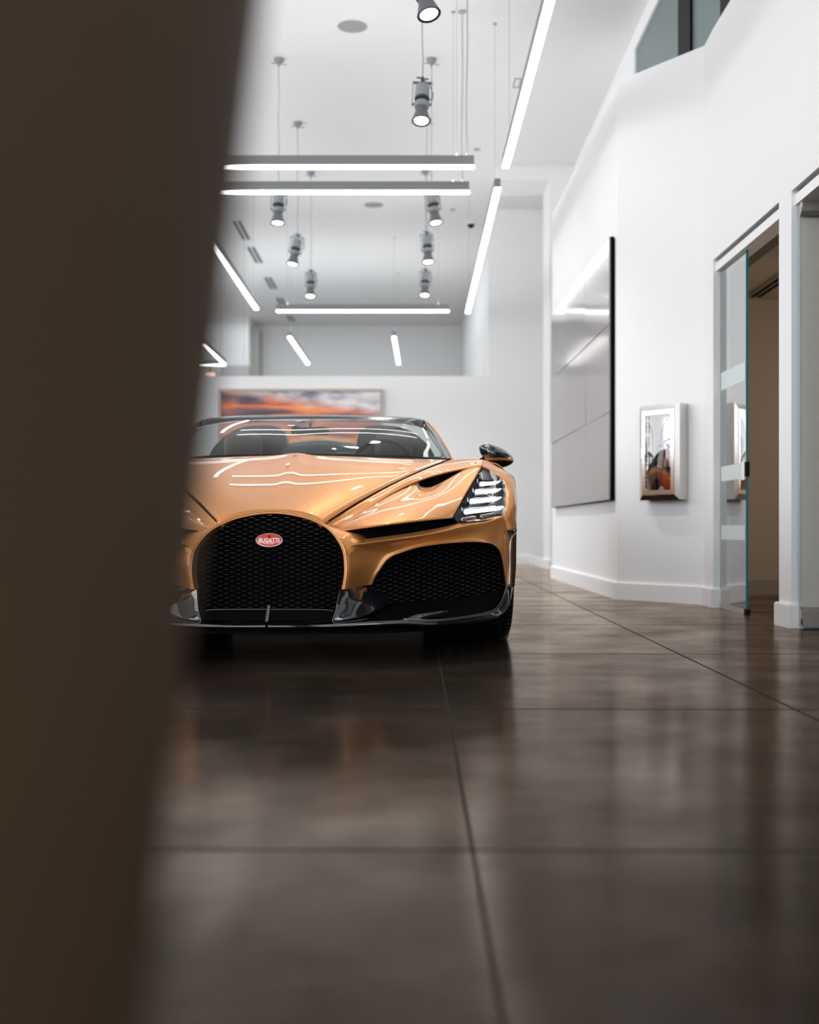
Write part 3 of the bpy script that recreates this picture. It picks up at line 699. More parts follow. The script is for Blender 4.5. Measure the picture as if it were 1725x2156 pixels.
# ---- horseshoe grille surround ----------------------------------------
ro = [(727.5, 1241, 4.47), (731.5, 1212, 4.47), (732.5, 1190, 4.475), (729, 1160, 4.49), (717, 1135, 4.515), (703, 1118, 4.545), (686, 1104.5, 4.575), (650, 1087.5, 4.60), (608, 1078.5, 4.61), (564, 1075.8, 4.612)]
ri = [(719, 1241, 4.47), (724, 1212, 4.47), (724.5, 1190, 4.475), (721, 1161, 4.49), (709, 1137, 4.515), (696, 1120.5, 4.545), (679, 1107.5, 4.575), (647, 1093.5, 4.60), (606, 1084.5, 4.61), (564, 1082, 4.612)]
def ring_grid():
    o = [UV(*p) for p in ro]; i = [UV(*p) for p in ri]; o[-1].x = i[-1].x = 0
    m = [lerp(a, b, 0.5) + Vector((0, -0.006, 0.001)) for a, b in zip(o, i)]
    m0 = [lerp(a, b, 0.12) + Vector((0, -0.007, 0.002)) for a, b in zip(o, i)]
    m1 = [lerp(a, b, 0.88) + Vector((0, -0.007, 0)) for a, b in zip(o, i)]
    d = [b + Vector((-0.004 if b.x > 0 else 0, 0.07, -0.004)) for b in i]
    rows = [[p + Vector((0, 0.012, 0)) for p in o], m0, m, m1, [p + Vector((0, 0.006, 0)) for p in i], d]
    full = []
    for r in rows:
        left = [Vector((-p.x, p.y, p.z)) for p in r[:-1]]
        full.append(left + r[::-1])
    return full
bm = bmesh.new(); patch(bm, ring_grid(), 6, 4, Vector((0, -1, 0.1))); part('grille_surround', bm, M_paint)

# ---- front fender: top skin with scoop --------------------------------
A_S = [(686, 1105, 4.62), (742, 1068, 4.80), (792, 1039, 4.98), (832, 1017.5, 5.15), (865, 1003, 5.30), (901, 985.6, 5.50), (927, 976, 5.72), (954, 966.5, 6.00), (990, 965, 5.90), (1019, 968, 5.64)]
A_L = [(700, 1111, 4.62), (760, 1079, 4.78), (820, 1043, 5.0), (860, 1023, 5.15), (881, 1011, 5.25), (916, 1001, 5.33), (950, 991.5, 5.40), (984.5, 985, 5.46), (1002, 981.5, 5.45), (1015.5, 979, 5.42)]
A_Lp = [(700, 1111, 4.62), (760, 1079, 4.78), (820, 1043, 5.0), (862, 1023, 5.17), (879, 1014.5, 5.27), (887, 1024, 5.26), (908, 1025, 5.26), (938, 1011, 5.31), (984.5, 985.5, 5.44), (1015, 981, 5.42)]
A_B = [(719, 1117, 4.600), (758, 1111.5, 4.585), (800, 1105.5, 4.60), (832, 1101, 4.63), (862, 1097.5, 4.66), (885, 1095, 4.69), (905, 1093, 4.72), (925, 1091.5, 4.755), (940, 1090, 4.79), (954, 1089, 4.825)]
def fender_top(bm):
    S_, L_ = [UV(*p) for p in A_S], fair([UV(*p) for p in A_L], 4)
    S_[:8] = fair(S_[:8])
    mid = [lerp(a, b, 0.5) + Vector((0, 0, 0.007 * min(1, 2 * i / 9))) for i, (a, b) in enumerate(zip(S_, L_))]
    q1 = [lerp(a, b, 0.12) + Vector((0, 0, 0.003)) for a, b in zip(S_, L_)]
    lip = [p + Vector((0, 0.010, -0.012 if 3 < i < 8 else -0.001)) for i, p in enumerate(L_)]
    patch(bm, [[p + Vector((0, 0, -0.004)) for p in S_], q1, mid, L_], 6, 6, Vector((0, -0.6, 1)))
def fender_lower(bm):
    P = [UV(*p) for p in A_Lp]; PF = fair([UV(*p) for p in ((700, 1111, 4.62), (760, 1081, 4.77), (820, 1051, 4.97), (850, 1037, 5.08), (875, 1027, 5.17), (895, 1020, 5.23), (918, 1012, 5.29), (945, 1003, 5.34), (980, 991, 5.39), (1015, 981, 5.42))], 3); B = fair([UV(*p) for p in A_B], 3)
    rows = []
    for t, hgt in ((0, 0), (0.22, 0.004), (0.5, 0.010), (0.78, 0.009), (0.94, 0.004), (1, 0)):
        Ps = [lerp(a, b, min(1.0, t / 0.45)) for a, b in zip(P, PF)]
        rows.append([lerp(a, b, t) + Vector((0, -hgt * 0.5, hgt * (0.35 + 0.65 * math.sin(math.pi * i / 9)))) for i, (a, b) in enumerate(zip(Ps, B))])
    # blade edge turns under
    rows.append([p + Vector((0, 0.004, -0.004)) for p in rows[-1]]); rows.append([p + Vector((0, 0.05, 0.0)) for p in rows[-1]])
    patch(bm, rows, 6, 5, Vector((0, -1, 1)))
def fender(bm): fender_top(bm); fender_lower(bm)
fenders = pair('front_fender', fender, M_paint, thick=0.006, weld=False)
# dark duct inside the scoop
def duct(bm):
    top = [UV(p[0], p[1] + 1.2, p[2] + 0.012) for p in A_L[3:8]]
    low = [UV(p[0], p[1] + 0.5, p[2] + 0.004) for p in A_Lp[3:9]]
    back = [UV(870, 1008, 5.62), UV(890, 1003, 5.66), UV(925, 996, 5.7), UV(955, 990, 5.7), UV(980, 985, 5.68)]
    low = [low[0], low[1], low[2], low[3], low[4]]
    patch(bm, [[p + Vector((0, 0.0, -0.004)) for p in low], [lerp(a, b, 0.5) + Vector((0, 0.03, -0.03)) for a, b in zip(low, back)], back], 4, 4)
for o, s in zip(fenders, (1, -1)):
    bm = bmesh.new(); duct(bm); part('scoop_duct', bm, M_matblack, parent=o, side=s)

# ---- outer fender (headlamp to flank) ---------------------------------
C_in = [(1016.5, 975, 5.44), (1018, 981.5, 5.40), (1033, 989.5, 5.36), (1051, 1001.5, 5.30), (1062.5, 1013, 5.24), (1066.3, 1032, 5.16), (1067, 1050, 5.08), (1066.5, 1068, 5.02), (1060, 1088, 4.975), (1064, 1103, 4.975), (1068, 1118, 4.98)]
C_out = [(1019.5, 968, 5.66), (1030, 972, 5.62), (1049, 983, 5.58), (1070, 995, 5.54), (1082, 1005, 5.48), (1086, 1030, 5.30), (1087, 1052, 5.20), (1088, 1070, 5.13), (1088, 1088, 5.09), (1088, 1103, 5.07), (1088, 1119, 5.06)]
def outer(bm):
    I, O = [UV(*p) for p in C_in], [UV(*p) for p in C_out]
    m1 = []; m2 = []
    for k, (a, b) in enumerate(zip(I, O)):
        hgt = 0.012 * min(1, k / 3)
        m1.append(lerp(a, b, 0.33) + Vector((hgt, -hgt * 1.6, hgt * 0.4))); m2.append(lerp(a, b, 0.72) + Vector((hgt * 0.9, -hgt * 1.1, hgt * 0.3)))
    edge = [p + Vector((-0.002, 0.012, -0.001)) for p in I]
    patch(bm, [edge, I, m1, m2, O], 5, 5, Vector((0.6, -1, 0.6)))
pair('outer_fender', outer, M_paint, thick=0.006)

# ---- bumper skin around the side intake -------------------------------
K_out = [(727.5, 1241, 4.490), (731.5, 1212, 4.490), (732.5, 1190, 4.493), (730.5, 1168, 4.505), (735, 1149, 4.515), (770, 1143, 4.535), (820, 1136, 4.565), (880, 1127.5, 4.62), (935, 1117, 4.70), (985, 1104.5, 4.81), (1025, 1098.5, 4.885), (1061, 1088.5, 4.975), (1068, 1118, 4.98), (1073.5, 1145, 4.985), (1073.5, 1195, 4.985), (1071.5, 1234, 4.975)]
K_in = [(783, 1231, 4.64), (792, 1212, 4.63), (803, 1196, 4.63), (815, 1180, 4.63), (829, 1170, 4.63), (848, 1162.5, 4.63), (882, 1152.5, 4.64), (920, 1146.5, 4.67), (960, 1142.5, 4.73), (1004, 1141, 4.80), (1031, 1144, 4.855), (1044, 1150, 4.885), (1052, 1159, 4.90), (1058, 1176, 4.91), (1063, 1206, 4.915), (1066.3, 1235, 4.915)]
def bumper(bm):
    O, I = [UV(*p) for p in K_out], [UV(*p) for p in K_in]
    n = len(O); rows = []
    top = range(5, 11)
    deep = []
    for k, p in enumerate(O):
        if 4 <= k <= 10: deep.append(p + Vector((0.0, 0.085 if k > 4 else 0.04, 0.014)))
        else: deep.append(p + Vector((0.0, 0.008, 0.002)))
    half = [lerp(a, b, 0.5) + (Vector((0, -0.012, -0.006)) if 4 <= k <= 10 else Vector()) for k, (a, b) in enumerate(zip(deep, O))]
    rows = [deep, half, O]
    for t, hb in ((0.08, 0.004), (0.22, -0.004), (0.5, -0.022), (0.8, -0.020), (0.95, -0.004), (1.0, 0.0)):
        row = []
        for k, (a, b) in enumerate(zip(O, I)):
            s = 1.0 if k <= 9 else (0.3 if k <= 11 else -0.35)
            row.append(lerp(a, b, t) + Vector((0, -hb * s if hb < 0 else -hb, -0.002 if hb < 0 and k > 4 else 0)))
        rows.append(row)
    rows.append([p + Vector((0, 0.008, 0)) for p in I]); rows.append([p + Vector((0, 0.06, 0)) for p in I])
    patch(bm, rows, 6, 4, Vector((0, -1, 0.0)))
pair('bumper_panel', bumper, M_paint, weld=True)
def flankfill(bm):
    patch(bm, G([[(688, 1106, 4.585), (703, 1118, 4.555), (717, 1135, 4.525), (728, 1158, 4.503), (731, 1170, 4.500)],
                 [(708, 1112, 4.605), (724, 1122, 4.570), (735, 1134, 4.545), (743, 1146, 4.528), (742, 1162, 4.515)],
                 [(720, 1117, 4.605), (744, 1122, 4.600), (755, 1131, 4.590), (757, 1143, 4.548), (752, 1160, 4.540)],
                 [(735, 1121, 4.66), (762, 1125, 4.67), (772, 1133, 4.66), (770, 1146, 4.60), (765, 1158, 4.58)]]), 5, 5)
pair('nose_panel', flankfill, M_paint)
# tall side slot beside the wheel
def slot(bm):
    patch(bm, G([[(1073, 1236, 4.985), (1074, 1195, 4.992), (1074, 1146, 4.992), (1069, 1117, 4.99)],
                 [(1076, 1236, 5.03), (1077.5, 1195, 5.03), (1078, 1146, 5.03), (1078, 1118, 5.04)],
                 [(1084, 1234, 5.05), (1087, 1190, 5.05), (1087.5, 1150, 5.05), (1088, 1118, 5.06)]]), 4, 4)
pair('side_slot', slot, mat('shaded_bronze_paint', (0.13, 0.055, 0.022), 0.35, metal=0.6, coat=1.0))  # recess shade put into a darker copy of the bronze
def slot_edge(bm):
    pts = spline([UV(*p) for p in ((1072.3, 1235, 4.972), (1074, 1195, 4.982), (1074.5, 1152, 4.982), (1077.5, 1132, 4.99), (1087, 1121.5, 5.05))], 6)
    tube(bm, pts, 0.0035, 8)
pair('slot_trim', slot_edge, mat('flange_highlight_paint', (0.66, 0.52, 0.42), 0.25, metal=0.7, coat=1.0))  # flange highlight put into a lighter paint

# ---- black backing behind the openings, put in to block light ------------------------------
def back_panel(bm):
    patch(bm, [[Vector((-0.935, 5.06, z)), Vector((-0.5, 4.84, z)), Vector((0, 4.72, z)), Vector((0.5, 4.84, z)), Vector((0.935, 5.06, z))] for z in (0.13, 0.3, 0.46, 0.56)], 4, 3)
bm = bmesh.new(); back_panel(bm); part('black_backing', bm, M_matblack)
bm = bmesh.new()
for s in (0,):
    bx(bm, -0.86, 0.86, 5.0, 5.06, 0.13, 0.56); bx(bm, -0.70, 0.70, 5.0, 9.0, 0.11, 0.13); bx(bm, -0.70, 0.70, 5.06, 6.0, 0.13, 0.60); bx(bm, -0.92, 0.92, 5.82, 7.7, 0.11, 0.45)
part('underbody', bm, M_matblack, weld=False, smooth=False)
# dark channel between the blade edge and the bumper shelf
def channel(bm):
    patch(bm, G([[(726, 1119, 4.64), (770, 1112, 4.66), (832, 1102, 4.70), (900, 1095, 4.78), (960, 1089, 4.90)],
                 [(730, 1132, 4.63), (775, 1128, 4.66), (835, 1118, 4.72), (900, 1108, 4.80), (965, 1098, 4.93)],
                 [(738, 1149, 4.60), (780, 1143, 4.64), (838, 1134, 4.69), (900, 1124, 4.76), (972, 1110, 4.88)]]), 4, 4)
pair('blade_channel', channel, M_matblack)

# ---- honeycomb meshes -------------------------------------------------
def inside(poly, x, y):
    c = False; n = len(poly)
    for i in range(n):
        x1, y1 = poly[i]; x2, y2 = poly[(i + 1) % n]
        if (y1 > y) != (y2 > y) and x < (x2 - x1) * (y - y1) / (y2 - y1) + x1: c = not c
    return c
def honeycomb(bm, poly, surf, u0, u1, z0, z1, pu, pz, w=0.00075, dep=0.010, skew=0.0):
    """flat-topped hexagons; poly in (u, z); surf(u, z) -> Y"""
    a = pu * 0.78; s = pu * 0.22
    def bar(p, q, wz, back=0.0, mi=0):
        if not (inside(poly, *p) and inside(poly, *q)): return
        P = [Vector((p[0], surf(*p) + back, p[1])), Vector((q[0], surf(*q) + back, q[1]))]
        d = (P[1] - P[0]).normalized(); nn = Vector((-d.z, 0, d.x)) * wz
        if nn.z < 0: nn = -nn
        vs = []
        for X in P:
            vs.append([bm.verts.new(X + nn + Vector((0, 0.0016, 0))), bm.verts.new(X - nn), bm.verts.new(X - nn + Vector((0, dep, 0.001))), bm.verts.new(X + nn + Vector((0, dep, 0.001)))])
        for k in range(4): bm.faces.new((vs[0][k], vs[0][(k + 1) % 4], vs[1][(k + 1) % 4], vs[1][k])).material_index = mi
    ni = int((u1 - u0) / pu) + 2; nj = int((z1 - z0) / pz) + 2
    for i in range(-1, ni):
        for j in range(-1, nj):
            x = u0 + i * pu; zz = z0 + (j + (0.5 if i % 2 else 0)) * pz + skew * (x - u0)
            l = (x - a / 2, zz - skew * a / 2); r = (x + a / 2, zz + skew * a / 2)
            nr = (x + a / 2 + s, zz + pz / 2 + skew * (a / 2 + s)); nd = (x + a / 2 + s, zz - pz / 2 + skew * (a / 2 + s))
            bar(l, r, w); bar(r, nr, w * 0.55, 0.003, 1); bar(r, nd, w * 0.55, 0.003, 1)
def uz(px, py, Y): v = UV(px, py, Y); return (v.x, v.z)
gp = [uz(px + 1.5, py, 4.53) for px, py in ((714, 1283), (719, 1241), (723, 1212), (723.5, 1190), (720, 1161), (708, 1138), (695, 1122), (678, 1109), (646, 1095), (605, 1086), (565, 1084))]
gp = [(u, z) for u, z in gp] + [(-u, z) for u, z in gp[::-1]]
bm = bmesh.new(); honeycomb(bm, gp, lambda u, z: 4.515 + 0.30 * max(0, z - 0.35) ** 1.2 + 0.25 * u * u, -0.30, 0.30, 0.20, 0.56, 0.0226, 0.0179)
M_mesh = [mat('glint_black_mesh', (0.024, 0.024, 0.024), 0.33, spec=0.6), mat('shaded_mesh_web', (0.002, 0.002, 0.002), 0.7, spec=0.05)]  # edge glints painted in: lighter level bars, near-black slanted webs
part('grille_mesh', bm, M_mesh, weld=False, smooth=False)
ipx = ((757, 1262), (783, 1229), (794, 1210), (805, 1194), (817, 1179), (832, 1170), (850, 1163), (884, 1153), (922, 1147), (962, 1143), (1004, 1142), (1031, 1145), (1044, 1151), (1052, 1160), (1058, 1177), (1063, 1207), (1066, 1236), (1062, 1252), (945, 1262), (892, 1267), (820, 1272))
def isurf(u, z): return 4.66 + 0.62 * max(0, u - 0.25) ** 1.6
def ipoly():
    out = []
    for px, py in ipx:
        Y = 4.70
        for _ in range(6): v = UV(px, py, Y); Y = isurf(v.x, v.z)
        out.append((v.x, v.z))
    return out
IP = ipoly()
def imesh(bm): honeycomb(bm, IP, isurf, 0.25, 0.95, 0.15, 0.50, 0.0226, 0.0179, skew=0.06)
pair('intake_mesh', imesh, [mat('glint_grey_mesh', (0.06, 0.06, 0.06), 0.33, spec=0.6), mat('shaded_mesh_web')], weld=False, smooth=False)  # same painted glints, level bars lighter still
def ishelf(bm):     # black tray below the side mesh
    patch(bm, G([[(757, 1262, 4.72), (820, 1272, 4.73), (892, 1267, 4.75), (960, 1260, 4.82), (1063, 1240, 4.98)],
                 [(760, 1284, 4.62), (820, 1290, 4.62), (892, 1288, 4.66), (960, 1284, 4.72), (1062, 1262, 4.95)],
                 [(740, 1312, 4.47), (820, 1310, 4.50), (892, 1309, 4.54), (960, 1305, 4.62), (1050, 1284, 4.86)]]), 4, 4, Vector((0, -1, 0.5)))
pair('intake_tray', ishelf, M_matblack)
def winglet(bm):
    pillow(bm, [UV(*p) for p in ((846, 1309, 4.50), (860, 1301, 4.515), (888, 1295, 4.54), (918, 1290.5, 4.58), (946, 1286.5, 4.63), (934, 1293, 4.595), (910, 1301, 4.55), (880, 1309, 4.51), (860, 1311, 4.50))], Vector((0, -0.012, 0.012)), Vector((0, 0.01, -0.004)))


# ---- lower lip, side blades, carbon fins ------------------------------
def lip(bm):
    top = [(564, 1315, 4.425), (640, 1315, 4.43), (702, 1312.5, 4.44), (780, 1307, 4.455), (850, 1303.5, 4.48), (905, 1306, 4.515), (945, 1303.5, 4.56), (990, 1297, 4.65), (1029, 1289, 4.77), (1046, 1280, 4.85), (1058, 1262, 4.90), (1066, 1236, 4.915)]
    frt = [(564, 1318, 4.41), (640, 1318, 4.415), (702, 1316, 4.425), (780, 1312, 4.44), (850, 1309, 4.46), (905, 1311, 4.50), (945, 1309, 4.545), (992, 1303, 4.64), (1033, 1294, 4.755), (1051, 1284, 4.84), (1063, 1265, 4.885), (1070, 1236, 4.91)]
    low = [(564, 1322, 4.44), (640, 1322, 4.445), (702, 1321, 4.45), (780, 1319, 4.47), (850, 1318, 4.49), (905, 1320, 4.53), (945, 1318, 4.58), (996, 1313, 4.68), (1042, 1303, 4.81), (1063, 1289, 4.90), (1075, 1267, 4.965), (1081, 1236, 5.02)]
    rows = G([top, frt, low])
    rows[0] = [p for p in rows[0]]
    deep = [p + Vector((0, 0.10, 0.0)) for p in rows[0][:9]] + [p + Vector((0, 0.05, 0.0)) for p in rows[0][9:]]
    under = [p + Vector((-0.03, 0.25, -0.004)) for p in rows[2]]
    patch(bm, [deep, rows[0], rows[1], rows[2], under], 5, 4, Vector((0.2, -1, 0)))
lips = pair('front_splitter', lip, M_gloss)
def lip_trim(bm):
    pts = spline([UV(*p) for p in ((850, 1303, 4.477), (905, 1305.5, 4.51), (945, 1303, 4.555), (990, 1296.5, 4.645), (1029, 1288.5, 4.765), (1046, 1279.5, 4.845), (1058, 1261.5, 4.89), (1066.5, 1236, 4.905))], 6)
    tube(bm, pts, 0.0016, 6)
pair('splitter_edge', lip_trim, mat('satin_metal_edge', (0.40, 0.37, 0.34), 0.35, metal=0.9))
def underskirt(bm):
    patch(bm, [[Vector((u, 4.50 + 0.55 * (abs(u) / 0.95) ** 3, z)) for u in (-0.93, -0.7, -0.4, 0, 0.4, 0.7, 0.93)] for z in (0.145, 0.115, 0.10)] + [[Vector((u, 5.1, 0.10)) for u in (-0.75, -0.6, -0.4, 0, 0.4, 0.6, 0.75)]], 4, 2, Vector((0, -1, 0)))
bm = bmesh.new(); underskirt(bm); part('front_undertray', bm, M_matblack)
def pillow(bm, poly, front, back=None, k=(1.0, 0.96, 0.86, 0.66, 0.36), n=3, cen=None):
    """closed outline (car coordinates) domed by `front` (offset of the centre) and optionally `back`"""
    P = spline(list(poly) + [poly[0]], n)[:-1]
    c = cen or sum(P, Vector()) / len(P)
    def dome(off):
        rings = [[bm.verts.new(lerp(c, p, s) + off * (1 - s * s) ** 0.5) for p in P] for s in k]
        m = bm.verts.new(c + off); N_ = len(P)
        for a, b in zip(rings, rings[1:]):
            for i in range(N_): bm.faces.new((a[i], a[(i + 1) % N_], b[(i + 1) % N_], b[i]))
        for i in range(N_): bm.faces.new((rings[-1][i], rings[-1][(i + 1) % N_], m))
    dome(front)
    if back is not None: dome(back)
    bmesh.ops.remove_doubles(bm, verts=bm.verts, dist=0.0001)
    bmesh.ops.recalc_face_normals(bm, faces=bm.faces)
    if back is None:
        tot = Vector()
        for f in bm.faces: tot += f.normal * f.calc_area()
        if tot.dot(front) < 0: bmesh.ops.reverse_faces(bm, faces=bm.faces)
def fin(bm):
    rows = G([[(716, 1242, 4.475), (740, 1236.5, 4.53), (765, 1236, 4.60), (790, 1243, 4.66), (812, 1255, 4.69), (822, 1268, 4.69)],
              [(713, 1258, 4.45), (737, 1250, 4.50), (763, 1249, 4.55), (787, 1254, 4.60), (806, 1262, 4.64), (820, 1270, 4.68)],
              [(709, 1280, 4.43), (733, 1272, 4.455), (757, 1269, 4.48), (780, 1270, 4.53), (800, 1272, 4.59), (816, 1274, 4.66)],
              [(703, 1309, 4.42), (727, 1304, 4.425), (750, 1299, 4.44), (772, 1293, 4.48), (795, 1285, 4.56), (812, 1277, 4.65)],
              [(702, 1313, 4.44), (728, 1309, 4.445), (751, 1303, 4.46), (773, 1296.5, 4.50), (796, 1287, 4.58), (813, 1279, 4.67)]])
    patch(bm, rows, 5, 5)
pair('intake_winglet', winglet, M_gloss)
pair('carbon_fin', fin, mat('gloss_blue_black_carbon', (0.012, 0.014, 0.018), 0.07, coat=1.0))
def fin_edge(bm): tube(bm, spline([UV(*p) for p in ((715.5, 1242, 4.472), (712, 1260, 4.447), (707, 1286, 4.425), (702, 1311, 4.415), (735, 1309, 4.43), (775, 1303, 4.45))], 5), 0.0008, 6)
pair('fin_trim', fin_edge, mat('satin_metal_edge'))
bm = bmesh.new()
for s in (1, -1):
    q = [UV(*p) for p in ((571, 1284, 4.50), (574, 1283, 4.50), (640, 1283, 4.50), (690, 1284, 4.50), (703, 1288, 4.50))]
    q = [Vector((v.x * s, v.y, v.z)) for v in q]; q[0].x = s * 0.012
    tube(bm, spline(q, 4), 0.0014, 6)
part('grille_lip_highlight', bm, mat('lip_highlight_metal', (0.20, 0.19, 0.18), 0.3, metal=1.0))  # highlight along the grille lip edge, put in as a thin tube
bm = bmesh.new(); bx(bm, -0.28, 0.28, 4.515, 4.60, 0.150, 0.193); part('grille_sill', bm, M_matblack, smooth=False)
bm = bmesh.new(); a = UV(566, 1275, 4.50); b = UV(561, 1309, 4.47)
tube(bm, [a, lerp(a, b, 0.5), b], [0.0055, 0.006, 0.006], 4); part('centre_blade', bm, mat('satin_metal_edge'), auto=30)

# ---- badge ------------------------------------------------------------
bc = UV(566.5, 1137.5, 4.505); bc.x = 0.0
bd = empty('badge', (XC(4.505) - CAR.x, 4.505 - CAR.y, bc.z)); bd.parent = car; bd.rotation_euler = (R(-12), 0, 0)
def ell(bm, a, b, y0, y1, n=48, dome=0.0):
    rings = []
    for s, y in ((1.0, y1), (1.0, y0), (0.96, y0 - 0.0008), (0.6, y0 - 0.0008 - dome * 0.7), (0.0001, y0 - 0.0008 - dome)):
        rings.append([bm.verts.new((a * s * math.cos(2 * math.pi * k / n), y, b * s * math.sin(2 * math.pi * k / n))) for k in range(n)])
    for p, q in zip(rings, rings[1:]):
        for k in range(n): bm.faces.new((p[k], p[(k + 1) % n], q[(k + 1) % n], q[k]))
    bmesh.ops.recalc_face_normals(bm, faces=bm.faces)
bm = bmesh.new(); ell(bm, 0.0515, 0.0275, -0.002, 0.012); link('badge_rim', bm, mat('antique_silver', (0.42, 0.33, 0.26), 0.32, metal=1.0), bd, auto=40)
bm = bmesh.new()
for k in range(60):
    a = 2 * math.pi * k / 60
    bmesh.ops.create_icosphere(bm, subdivisions=1, radius=0.0016, matrix=Matrix.Translation((0.0492 * math.cos(a), -0.0035, 0.0255 * math.sin(a))))
link('rim_beads', bm, mat('bead_silver', (0.55, 0.45, 0.38), 0.3, metal=1.0), bd, smooth=True)
bm = bmesh.new(); ell(bm, 0.0462, 0.0226, -0.003, 0.0, dome=0.0012); link('enamel', bm, mat('red_badge_enamel', (0.72, 0.018, 0.012), 0.25, coat=0.7), bd, auto=40)
RX = Matrix.Rotation(R(90), 4, 'X')
solid_text('badge_lettering', 'BUGATTI', 0.0225, mat('badge_white', (0.85, 0.85, 0.85), 0.3, coat=0.3), bd, Matrix.Translation((0, -0.0056, -0.0020)) @ RX, ext=0.0006, offset=0.0007, xs=0.78, spacing=1.10)
bm = bmesh.new()
for x0, x1, z0, z1 in ((-0.0048, -0.0034, 0.008, 0.017), (-0.0048, 0.0048, 0.0155, 0.0172), (-0.0048, 0.0048, 0.0115, 0.0128), (-0.0048, 0.0048, 0.0078, 0.0092), (-0.0008, 0.0008, 0.008, 0.017), (0.0034, 0.0048, 0.008, 0.0165)):
    bx(bm, x0, x1, -0.0054, -0.004, z0, z1)
link('badge_monogram', bm, M_matblack, bd)

# ---- headlamps --------------------------------------------------------
HL = [(954.5, 1089, 4.835), (980, 1047, 5.03), (1000, 1012, 5.22), (1015, 983, 5.39), (1024, 986, 5.37), (1033, 990.5, 5.35), (1050.6, 1003, 5.29), (1061, 1014, 5.24), (1065, 1032, 5.165), (1066, 1050, 5.09), (1065, 1069, 5.025), (1057, 1087, 4.98), (1037, 1095.5, 4.93), (1015, 1099, 4.90), (993, 1102.5, 4.87), (967, 1104, 4.84)]
def hsurf(px, py):   # distance of the lamp face under a pixel
    return 4.84 + 0.0019 * (px - 954.5) - 0.0042 * (py - 1089)
def hlamp_glass(bm):
    P = [UV(*p) for p in HL]; c = UV(1020, 1055, hsurf(1020, 1055) - 0.035)
    N_ = len(P); ks = (1.0, 0.85, 0.6, 0.3)
    rings = [[bm.verts.new(lerp(c, p, s) + Vector((0, -0.012 * (1 - s * s), 0.004 * (1 - s * s)))) for p in P] for s in ks]
    m = bm.verts.new(c + Vector((0, -0.012, 0.004)))
    for a, b in zip(rings, rings[1:]):
        for i in range(N_): bm.faces.new((a[i], a[(i + 1) % N_], b[(i + 1) % N_], b[i]))
    for i in range(N_): bm.faces.new((rings[-1][i], rings[-1][(i + 1) % N_], m))
    bmesh.ops.recalc_face_normals(bm, faces=bm.faces)
def hlamp_case(bm):
    P = [UV(*p) for p in HL]; N_ = len(P); c = sum(P, Vector()) / N_ 
    a = [bm.verts.new(p + Vector((0, 0.004, 0))) for p in P]; b = [bm.verts.new(lerp(c, p, 0.97) + Vector((0, 0.10, -0.004))) for p in P]
    for i in range(N_): bm.faces.new((a[i], a[(i + 1) % N_], b[(i + 1) % N_], b[i]))
    bm.faces.new(b)
    bmesh.ops.recalc_face_normals(bm, faces=bm.faces)
bars = [((1011, 1020.5), (1062.5, 1015.5), 4.6), ((1000.5, 1037.5), (1063.5, 1032.5), 5.6), ((989.5, 1057.5), (1063.5, 1050), 5.6), ((977.5, 1079.5), (1062, 1069.5), 5.6)]
